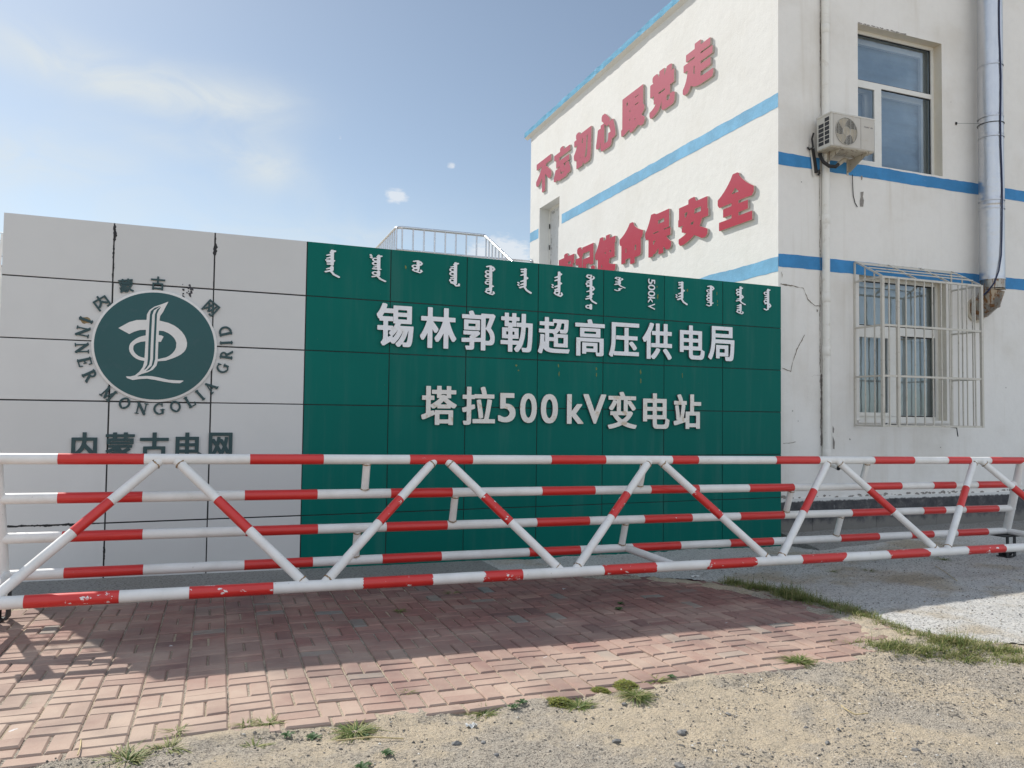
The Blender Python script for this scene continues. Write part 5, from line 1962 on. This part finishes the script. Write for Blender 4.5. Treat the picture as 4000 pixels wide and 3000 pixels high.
for ch, w in (('H', .024), ('a', .019), ('i', .007), ('e', .019), ('r', .014), (' ', .014), ('a', .017), ('i', .006), ('r', .013)):
    if ch != ' ':
        hh = .026 if ch in 'Hi' else .019
        solid_to(mb, glyph_solid(ch, .01, .01, 30), lambda u, v, d: (solid_x + u * w, AY0 - .004 - d, 6.008 + v * hh), .0002, .0012)
    solid_x += w + .004
mb.build('printed_name', M['ac_text'], ac, fix=False)
mb = MB()
mb.box(AX0 + .01, AX1 - .01, AY0 + .02, AY1 - .005, AZ0 - .012, AZ0 - .001)
mb.build('base_pan', M['rusty_white'], ac)
for xb in (8.50, 9.02):
    mb = MB()
    zb = AZ0 - .014
    mb.prism([(BY - .002, zb), (AY0 + .01, zb), (AY0 + .015, zb - .02), (BY - .05, zb - .20), (BY - .002, zb - .20)], lambda u, v, d: (xb + d, u, v), 0, .004)
    mb.box(xb, xb + .04, AY0 + .01, BY - .002, zb - .004, zb)
    mb.box(xb - .03, xb + .004, BY - .008, BY - .002, zb - .24, zb + .02)
    mb.build('bracket', M['rusty_white'], ac)
mb = MB()
hs = [(8.42, 9.2, 5.78), (8.40, 9.22, 5.62), (8.41, 9.16, 5.50), (8.47, 9.10, 5.425), (8.56, 9.07, 5.42), (8.63, 9.09, 5.47)]
sm = []
for i in range(len(hs) - 1):
    for t in np.linspace(0, 1, 6, endpoint=False):
        sm.append(tuple(hs[i][k] + (hs[i + 1][k] - hs[i][k]) * (t * t * (3 - 2 * t)) for k in range(3)))
mb.tube(sm, .026, 10)
mb.build('hose', M['hose'], ac)
mb = MB()
for i in range(9):
    a = (8.63 + .022 * i, 9.09 + .008 * i, 5.47 + .014 * i)
    mb.tube([a, (a[0] + .014, a[1] + .005, a[2] + .009)], .031 - .001 * (i % 2), 10)
mb.build('wrapped_hose', M['cream'], ac)
mb = MB()
mb.bar((8.265, 9.27, 5.80), (8.335, 9.275, 5.30), .028, .012)
mb.build('conduit', M['ac_white'], ac)
mb = MB()
mb.bar((8.30, 9.262, 5.72), (8.375, 9.27, 5.36), .05, .03)
mb.tube([(8.30, 9.24, 5.95), (8.27, 9.24, 5.86), (8.30, 9.25, 5.74), (8.25, 9.27, 5.70), (8.22, 9.28, 5.74)], .014, 8)
mb.tube([(8.42, 9.28, 5.33), (8.43, 9.26, 5.36), (8.40, 9.24, 5.40)], .016, 8)
mb.build('wiring', M['hose'], ac)
mb = MB()
wp = [(9.08, 9.27, 5.42), (9.10, 9.285, 5.25), (9.115, 9.29, 5.1), (9.15, 9.29, 4.99), (9.19, 9.285, 4.93)]
mb.tube(wp, .006, 6)
tag(mb.build('hanging_wire', M['hose']), 'short thin dark wire dangling on the wall below the air conditioner', 'wire')

# ------------------------------------------------------------------ flue
FX, FY, FRR = 11.765, 9.03, .183
fl = thing('flue_pipe', (FX, FY, 3.4), 'thick silver sheet steel flue with a rusty elbow at its foot', 'flue')
ends = [3.93, 5.08, 5.22, 6.27, 6.60, 7.46, 9.6]
for a, b in zip(ends[:-1], ends[1:]):
    mb = MB()
    ox, oy = random.uniform(-.004, .004), random.uniform(-.003, .003)
    zz = [a, a + .004, a + .02, a + .028] + list(np.linspace(a + .08, b - .05, 6)) + [b]
    rd_ = [FRR + .006, FRR + .007, FRR + .006, FRR] + [FRR + random.uniform(-.002, .002) for _ in range(6)] + [FRR - .001]
    mb.tube([(FX + ox, FY + oy, z) for z in zz], FRR, 40, radii=rd_, cap=False)
    mb.build('flue_section', M['flue'], fl)
mb = MB()                                                     # lobster-back elbow into the wall
e1, e2, e3 = (FX, FY, 3.79), (FX - .01, FY + .06, 3.60), (FX - .03, FY + .18, 3.50)
mb.tube([(FX, FY, 3.95), e1], FRR - .004, 36, cap=False, sm=True)
mb.tube([e1, e2, e3, (FX - .05, BY + .02, 3.475)], FRR - .004, 36, cap=False, radii=[FRR - .003, FRR - .004, FRR - .006, FRR - .008])
mb.build('elbow', M['rusty_steel'], fl)
mb = MB()
for q, ax in ((e1, (0, .15, -1)), (e2, (0, .7, -.8))):
    ax = Vector(ax).normalized()
    mb.tube([Vector(q) - ax * .006, Vector(q) + ax * .006], FRR + .006, 36)
mb.build('elbow_seam', M['rusty_steel'], fl)
mb = MB()
mb.tube([(FX - .05, BY - .03, 3.475), (FX - .05, BY + .01, 3.475)], FRR + .03, 36)
mb.build('wall_collar', M['rusty_white'], fl)
mb = MB()
cp = [(FX - .02, FY - FRR - .012, z) for z in np.linspace(9.5, 4.6, 14)]
cp = [(x + .012 * math.sin(i * 1.3) - .0, y, z) for i, (x, y, z) in enumerate(cp)]
cp += [(FX - .05, FY - FRR - .012, 4.3), (FX - .10, FY - FRR - .006, 4.05), (FX - .155, FY - FRR + .03, 3.86), (FX - .20, FY - .06, 3.72), (FX - .24, FY + .06, 3.62)]
mb.tube(cp, .011, 8)
tag(mb.build('hanging_cable', M['cable']), 'dark blue cable hanging down the front of the silver flue', 'cable')
mb = MB()
mb.tube([(11.31, BY - .02, 6.555), (FX - FRR, FY, 6.50)], .0022, 6)
mb.tube([(FX + (FRR + .008) * math.cos(a), FY + (FRR + .008) * math.sin(a), 6.50) for a in np.linspace(0, 2 * math.pi, 30)], .006, 6, cap=False)
mb.box(11.298, 11.318, BY - .022, BY - .001, 6.54, 6.575)
tag(mb.build('stay_wire', M['steel_black']), 'thin stay wire tying the flue to an anchor in the wall', 'wire')

# ------------------------------------------------------------------ balcony and stair rail behind the sign
rl = thing('stair_railing', (5.8, 19.0, 5.6), 'shiny stainless steel railing of a stair landing showing above the sign wall', 'railing')
RT, RB_ = 6.29, 5.72
YR = 19.04


def sst(name, pts, r, n=10):
    mb = MB()
    mb.tube(pts, r, n)
    return mb.build(name, M['stainless'], rl)


xa, xb = 4.04, 6.36
sst('handrail', [(xa, 23.5, RT), (xa, YR + .15, RT), (xa + .05, YR + .04, RT), (xa + .15, YR, RT), (xb - .08, YR, RT), (xb - .02, YR - .03, RT - .01), (xb, YR - .1, RT - .05), (xb, 16.2, RT - 1.45)], .036)
sst('lower_rail', [(xa, 23.5, RB_), (xa, YR, RB_), (7.69, YR, RB_)], .022)
for x in np.linspace(xa + .14, xb - .22, 8):
    sst('baluster', [(x, YR, RB_), (x, YR, RT)], .022, 8)
for y in np.arange(YR + .02, 23.3, .27):
    sst('baluster', [(xa, y, RB_), (xa, y, RT)], .022, 8)
for y in np.arange(YR - .12, 16.3, -.25):
    zt = RT - .05 - (YR - .1 - y) * (1.4 / (YR - .1 - 16.2))
    sst('baluster', [(xb, y, zt - 1.0), (xb, y, zt)], .022, 8)
mb = MB()
mb.tube([(7.66, YR, RB_), (7.694, YR, RB_)], .07, 16)
mb.build('wall_flange', M['stainless'], rl)
mb = MB()
mb.box(4.0, 7.69, 17.1, 23.5, 5.02, 5.18)
for i in range(18):
    mb.box(6.3, 7.69, 17.1 - .28 * (i + 1), 17.1 - .28 * i, 5.0 - .16 * (i + 1) - .14, 5.02 - .16 * (i + 1) + .14)
for x in (4.2, 7.4):
    for y in (17.4, 20.5, 23.2):
        mb.box(x - .12, x + .12, y - .12, y + .12, -.4, 5.02)
tag(mb.build('stair_landing', M['strip']), 'concrete stair landing behind the sign wall below the steel railing', 'stairs')

# ------------------------------------------------------------------ razor wire fence at the far left
fe = thing('wire_fence', (-5, 9.6, 0), 'white post fence topped with a coil of razor wire beside the sign wall', 'fence')
mb = MB()
for k in range(5):
    x = -2.225 - k * 2.6
    mb.box(x - .02, x + .02, 9.58, 9.62, -.3, 3.17)
    mb.bar((x, 9.6, 3.15), (x + .02, 9.6, 3.5), .025, .025)
mb.build('post', M['pipe_white'], fe)
mb = MB()
for z in (.9, 1.7, 2.5, 3.15):
    mb.tube([(-13, 9.6, z), (-2.19, 9.6, z)], .004, 6)
mb.build('strand', M['galv'], fe)
mb = MB()
pts = []
for i in range(900):
    t = i / 900
    a = t * 2 * math.pi * 56
    pts.append((-11.8 + 9.62 * t + .05 * math.sin(a * .5), 9.6 + .2 * math.cos(a), 3.32 + .21 * math.sin(a)))
mb.tube(pts, .006, 5)
for z in (3.15, 3.25, 3.42, 3.5):
    mb.tube([(-12, 9.6, z), (-2.19, 9.6, z + .01)], .005, 5)
mb.build('razor_coil', M['galv'], fe)

# ------------------------------------------------------------------ loose gravel, grass, weeds, stones and litter
rr = random.Random(77)


def surf(x, y):
    return float(dirt_z(np.array(x), np.array(y)))


OCT = [(1, 0, 0), (-1, 0, 0), (0, 1, 0), (0, -1, 0), (0, 0, 1), (0, 0, -1)]
OF = [(0, 2, 4), (2, 1, 4), (1, 3, 4), (3, 0, 4), (2, 0, 5), (1, 2, 5), (3, 1, 5), (0, 3, 5)]
N = 78000
gx = rng.uniform(-1.4, 6.6, N)
gy = 1.9 + 2.75 * rng.random(N) ** 0.85
dens = fbm(gx, gy, 1.1, 3) + 0.35 * vnoise(gx, gy, 5)
keep = (dens > .04) | (rng.random(N) < .24)
keep &= ~inside(gx, gy - edge_shift(gx), PAVE_POLY) & ~inside(gx, gy, YARD_POLY)
gx, gy = gx[keep], gy[keep]
n1 = len(gx)
cx_ = rng.uniform(4.9, 9.5, 16000)
cy_ = rng.uniform(3.2, 8.3, 16000)
k2 = inside(cx_, cy_, YARD_POLY)
cx_, cy_ = cx_[k2], cy_[k2]
gzv = np.concatenate([dirt_z(gx, gy), conc_z(cx_, cy_)])
gx, gy = np.concatenate([gx, cx_]), np.concatenate([gy, cy_])
V, F = [], []
for i in range(len(gx)):
    r = .0022 + .0075 * rng.random() ** 4.0 + (.005 if rng.random() < .006 else 0)
    if i >= n1:
        r *= 1.0
    k = len(V)
    an = rng.random() * 6.28
    sx, sy, sz = r * rng.uniform(.8, 1.5), r * rng.uniform(.6, 1.1), r * rng.uniform(.4, .8)
    ca, sa = math.cos(an), math.sin(an)
    jit = rng.uniform(.7, 1.25, 6)
    for (a, b, c), j in zip(OCT, jit):
        x, y = a * sx * j + b * .3 * sx, b * sy * j + c * .3 * sy
        V.append((gx[i] + x * ca - y * sa, gy[i] + x * sa + y * ca, gzv[i] + c * sz * j + sz * .25))
    F += [(a + k, b + k, c + k) for a, b, c in OF]
me = bpy.data.meshes.new('gravel')
me.from_pydata(V, [], F)
me.materials.append(M['gravel'])
go = bpy.data.objects.new('gravel', me)
C.objects.link(go)
tag(go, 'fine loose gravel scattered over the sandy dirt', 'gravel', kind='stuff')


def blade(mb, base, ang, L, w, bend, mi=0, lift=.9, seg=4):
    """one tapered, bent blade"""
    bx, by, bz = base
    ca, sa = math.cos(ang), math.sin(ang)
    vs = []
    for i in range(seg + 1):
        t = i / seg
        out = L * (t * (1 - lift) + bend * t * t)
        h = L * (lift * t - bend * .55 * t * t)
        ww = w * (1 - t) ** .7 * .5 + .0004
        vs.append((bx + ca * out - sa * ww, by + sa * out + ca * ww, bz + h))
        vs.append((bx + ca * out + sa * ww, by + sa * out - ca * ww, bz + h))
    mb.add(vs, [(2 * i, 2 * i + 1, 2 * i + 3, 2 * i + 2) for i in range(seg)], mi)


def along(pts, t):
    L = [math.dist(a, b) for a, b in zip(pts[:-1], pts[1:])]
    s = t * sum(L)
    for (a, b), l in zip(zip(pts[:-1], pts[1:]), L):
        if s <= l:
            return a[0] + (b[0] - a[0]) * s / l, a[1] + (b[1] - a[1]) * s / l
        s -= l
    return pts[-1]


def gsurf(x, y):
    if inside(np.array(x), np.array(y), YARD_POLY):
        return float(conc_z(np.array(x), np.array(y))) - .004
    return surf(x, y)


# grass growing along the edge of the concrete
GA = [(5.12, 7.02), (5.2, 6.7), (5.3, 6.42), (5.3, 6.0), (5.36, 5.8), (5.36, 5.5), (5.34, 5.25), (5.30, 4.95), (5.25, 4.65), (5.3, 4.48), (5.4, 4.33), (5.5, 4.2), (5.62, 4.06), (5.9, 3.95), (6.4, 3.75), (7.2, 3.5)]
GB = [(4.62, 4.68), (4.70, 4.55), (4.83, 4.44), (4.98, 4.32), (5.14, 4.20), (5.33, 3.98), (5.5, 3.9), (5.7, 3.86)]
mb = MB()
for path, ntuft, wd in ((GA, 700, .065), (GA[:7], 330, .06), (GB, 420, .085), (GA[9:], 520, .12), (GA[5:10], 170, .06)):
    for k in range(ntuft):
        t = rr.random()
        x, y = along(path, t)
        lum = float(fbm(np.array(x), np.array(y), 3.4, 3)) + rr.gauss(0, .05)
        if lum < (-.20 if y < 5.2 else -.26) and rr.random() < .85:
            continue
        x += rr.gauss(0, wd)
        y += rr.gauss(0, wd * .8)
        z = gsurf(x, y)
        H = ((.050 if y < 5.2 else .068) + .15 * max(0, lum)) * rr.uniform(.6, 1.35) * (1.2 if path is GB else 1)
        dry = rr.random() < .35
        a0 = rr.uniform(0, 6.28)
        for b in range(rr.randint(6, 14)):
            blade(mb, (x + rr.gauss(0, .017), y + rr.gauss(0, .017), z - .004), rr.gauss(a0, 1.4), H * rr.uniform(.4, 1.3), rr.uniform(.003, .0062), rr.uniform(.1, .95), 1 if dry or rr.random() < .3 else 0, rr.uniform(.35, .98))
tag(mb.build('grass', [M['grass'], M['grass_dry']], fix=False), 'short grass growing along the edge of the concrete yard', 'grass', kind='stuff')


# single weeds
def tuft(seed, R, n, dry):
    r_ = random.Random(seed)
    mb = MB()
    for k in range(n):
        a = r_.uniform(0, 6.28)
        q = abs(r_.gauss(0, R * .35))
        blade(mb, (q * math.cos(a), q * math.sin(a), -.004), a + r_.gauss(0, .6), R * r_.uniform(.45, 1.15), r_.uniform(.004, .008), r_.uniform(.2, .9), 1 if r_.random() < dry else 0, r_.uniform(.12, .62), 4)
    return mb


def rosette_mesh(seed, R, n):
    r_ = random.Random(seed)
    mb = MB()
    for k in range(n):
        a = k * 2.4 + r_.uniform(-.3, .3)
        L = R * r_.uniform(.6, 1.05)
        ca, sa = math.cos(a), math.sin(a)
        vs = []
        for i in range(6):
            t = i / 5
            w = R * .30 * math.sin(math.pi * min(1, t * .9 + .08)) ** .8
            h = R * (.30 * math.sin(t * 2.2)) + .004
            for s_ in (-1, 0, 1):
                vs.append((ca * L * t - sa * w * s_ * .5, sa * L * t + ca * w * s_ * .5, h + (abs(s_) * .12 * w)))
        mb.add(vs, [(3 * i + j, 3 * i + j + 1, 3 * i + j + 4, 3 * i + j + 3) for i in range(5) for j in range(2)], 0)
    return mb


def herb_mesh(seed, R, n):
    r_ = random.Random(seed)
    mb = MB()
    for k in range(n):
        a, q = r_.uniform(0, 6.28), R * math.sqrt(r_.random())
        x, y = q * math.cos(a), q * math.sin(a) * .7
        h = R * .36 * max(0, 1 - (q / R) ** 2) * r_.uniform(.3, 1)
        for j in range(3):
            blade(mb, (x + r_.gauss(0, .004), y + r_.gauss(0, .004), h), r_.uniform(0, 6.28), r_.uniform(.008, .018), .006, .6, 0 if r_.random() < .8 else 1, .5, 2)
    return mb


WM = [M['grass'], M['grass_dry']]
proto = {}


def weed(kind, seed, x, y, scale, rot, label, cat='weed', group=None, zoff=0.0):
    key = (kind, seed)
    first = key not in proto
    if first:
        if kind == 'grass_tuft':
            o = tuft(seed, .095, 250, .3).build('grass_tuft', WM, fix=False)
        elif kind == 'sparse_tuft':
            o = tuft(seed, .08, 60, .45).build('grass_tuft', WM, fix=False)
        elif kind == 'leafy_weed':
            o = rosette_mesh(seed, .06, 11).build('leafy_weed', [M['rosette']], fix=False)
        else:
            o = herb_mesh(seed, .09, 330).build('low_herb', [M['herb'], M['grass']], fix=False)
        proto[key] = o
    else:
        o = proto[key].copy()
        C.objects.link(o)
    on_pave = bool(inside(np.array(x), np.array(y - float(edge_shift(x))), PAVE_POLY))
    z = float(ground_z(x, y)) + .002 if on_pave else surf(x, y)
    o.location = (x, y, z + zoff)
    o.rotation_euler = (0, 0, rot)
    scale *= 1.18 if kind != 'leafy_weed' else 1.05
    o.scale = (scale, scale, scale)
    return tag(o, label, cat, group)


weed('grass_tuft', 1, -.36, 4.07, 1.05, .3, 'leftmost large weed tuft, spreading in the dirt in front of the pavement edge')
weed('sparse_tuft', 1, -.19, 4.13, 1.0, 1.0, 'sparse weed tuft just right of the leftmost large tuft')
weed('sparse_tuft', 2, -.16, 4.345, .8, 2.1, 'thin green weed lying over a pavement joint above the leftmost tufts')
weed('sparse_tuft', 1, .175, 4.335, .75, 2.7, 'left one of two small weeds growing in the crack behind the edge bricks')
weed('sparse_tuft', 2, .288, 4.331, .85, .6, 'right one of two small weeds growing in the crack behind the edge bricks')
weed('sparse_tuft', 3, .204, 4.069, .9, .2, 'faint yellowish weed in the dirt left of two small leafy weeds')
weed('leafy_weed', 1, .363, 4.136, .8, .2, 'pale leafy weed touching the pavement edge, left one of a close pair')
weed('leafy_weed', 2, .487, 4.098, .9, 1.1, 'leafy weed right one of a close pair below the edge bricks')
weed('grass_tuft', 2, .70, 4.085, .95, .9, 'dense dark weed tuft with a leafy base beside the pavement edge left of centre')
weed('leafy_weed', 1, .735, 4.01, .55, 2.0, 'small leafy weed at the foot of the dense dark tuft')
weed('sparse_tuft', 3, 1.09, 4.591, .5, .4, 'tiny weed alone on the sunlit bricks')
weed('grass_tuft', 1, 1.429, 4.17, .85, 2.4, 'upright bushy weed tuft leaning on the edge bricks near the middle')
weed('leafy_weed', 2, 1.599, 4.154, .75, 2.2, 'low leafy weed right of the upright bushy tuft, the nearer of two')
weed('leafy_weed', 1, 1.674, 4.208, .8, 3.0, 'dark leafy weed touching the edge bricks right of the upright bushy tuft')
weed('low_herb', 1, 1.877, 4.195, 1.0, .2, 'yellowish low herb mound at the pavement edge with grass growing beside it')
weed('grass_tuft', 2, 1.985, 4.11, .85, 3.3, 'wide grass tuft growing out of the yellowish herb mound')
weed('low_herb', 1, 2.209, 4.268, .62, 2.0, 'smallest yellowish low herb between two larger weeds')
weed('grass_tuft', 1, 2.364, 4.118, .80, 4.0, 'flat spreading grass tuft in front of the right yellowish herb')
weed('low_herb', 2, 2.40, 4.30, .95, 1.3, 'right yellowish low herb touching the edge bricks')
weed('sparse_tuft', 1, 2.646, 4.345, .95, 5.0, 'loose pale grass tuft near the right end of the herbs')
weed('leafy_weed', 2, 2.763, 4.361, .7, .5, 'small leafy weed at the far right of the herbs')
weed('grass_tuft', 2, 3.845, 4.43, 1.0, 1.7, 'lone round grass tuft by the right end of the brick pavement')
weed('leafy_weed', 1, 3.479, 6.35, .8, .7, 'farther of two small dark weeds in the shaded pavement')
weed('leafy_weed', 2, 3.355, 6.152, .9, .1, 'nearer of two small dark weeds in the shaded pavement')
weed('sparse_tuft', 2, 1.498, 6.632, .7, .1, 'small weed in the shaded pavement left of centre')
weed('sparse_tuft', 3, 2.128, 7.208, .9, .8, 'small weed in the shaded pavement close under the barrier')
weed('leafy_weed', 2, .793, 3.734, .75, .9, 'flat leafy weed alone in the open dirt at lower left')
weed('leafy_weed', 1, .661, 3.663, .9, .4, 'leafy weed at the bottom edge of the picture')
for k, (x, y, s) in enumerate(((7.05, 6.95, 1.0), (8.4, 7.15, 1.1), (6.6, 7.05, .8))):
    o = weed('sparse_tuft', 2, x, y, s, k, ['short grass sprig on the shaded concrete under the middle of the right barrier bay', 'short grass sprig on the shaded concrete by the right foot of the barrier',
                                             'leftmost short grass sprig on the shaded concrete behind the barrier'][k])
    o.location.z = float(conc_z(np.array(x), np.array(y)))


def stone_mesh(seed):
    r_ = random.Random(seed)
    bm = bmesh.new()
    bmesh.ops.create_icosphere(bm, subdivisions=1, radius=1)
    for v in bm.verts:
        n_ = mnoise.noise(v.co * 1.3 + Vector((seed * 7.1, 3, 1))) * .7 + mnoise.noise(v.co * 3.1 + Vector((seed, 9, 4))) * .2
        v.co *= 1 + n_
        v.co.x *= 1.25
        v.co.z *= .62
    me = bpy.data.meshes.new('stone')
    bm.to_mesh(me)
    bm.free()
    me.materials.append(M['stone'])
    return me


sm_ = [stone_mesh(i) for i in range(4)]
SL = ['dark grey stone in the dirt left of centre with a deep shadow', 'grey stone just right of the dark stone at left of centre', 'pale grey stone lying in the open dirt at centre', 'flat pale stone close under the right grass weeds',
      'grey stone at the right of the centre gravel', 'small dark stone below the pair at left of centre', 'grey stone in the middle of the gravel patch', 'flat grey stone left of the gravel patch', 'dark stone right of the gravel patch, casting a shadow',
      'dark stone near the bottom right of the dirt', 'small grey stone lower centre right', 'large dark stone at the bottom centre', 'tiny stone in the gravel by the straw', 'black stone in front of the lone round grass tuft',
      'tiny dark stone beside the black stone by the lone tuft', 'grey stone between the edge bricks and the gravel', 'stone at the bottom edge near the centre']
for k, ((p_, s_), lab) in enumerate(zip(STONES, SL)):
    o = bpy.data.objects.new('stone', sm_[k % 4])
    C.objects.link(o)
    q = s_ * .42
    o.location = (p_[0], p_[1], surf(*p_) + q * .22)
    o.rotation_euler = (0, 0, k * 1.3)
    o.scale = (q, q * .8, q)
    tag(o, lab, 'stone', 'stones lying in the dirt')

ST_L = ['pale bent straw lying on the gravel at lower right', 'long dry stalk lying on the shaded concrete at right', 'long straw lying in the dirt at lower left', 'dry stalk leaning over the edge bricks at far left']
for pts, lab in zip(STRAW, ST_L):
    mb = MB()
    P = []
    for i, (x, y) in enumerate(pts):
        z = float(conc_z(np.array(x), np.array(y))) if x > 5 else max(surf(x, y), float(ground_z(x, y)) - .004)
        P.append((x, y, z + .010 + .012 * (i % 2)))
    mb.tube(P, .0035, 6)
    tag(mb.build('dry_stalk', M['straw']), lab, 'dry stalk')


def scrap(x, y, z, w, h, lab, seed):
    r_ = random.Random(seed)
    mb = MB()
    n = 6
    g_ = {}
    vs = []
    for j in range(n):
        for i in range(n):
            u, v = i / (n - 1) - .5, j / (n - 1) - .5
            vs.append((x + u * w + r_.uniform(-.004, .004), y + v * h + r_.uniform(-.004, .004), z + .006 + .012 * math.sin(u * 9 + seed) * math.cos(v * 7) + r_.uniform(0, .006)))
    mb.add(vs, [(j * n + i, j * n + i + 1, (j + 1) * n + i + 1, (j + 1) * n + i) for j in range(n - 1) for i in range(n - 1)])
    k = len(vs)
    o = mb.build('paper_scrap', M['paper'])
    sol_ = o.modifiers.new('thickness', 'SOLIDIFY')
    sol_.thickness = .001
    tag(o, lab, 'litter')


scrap(PAPER[0], PAPER[1], surf(*PAPER), .055, .035, 'crumpled grey white paper scrap in the dirt below the edge bricks', 2)
scrap(4.95, 7.35, float(conc_z(np.array(4.95), np.array(7.35))), .10, .04, 'torn white scrap under the barrier at the right end of the pavement', 5)
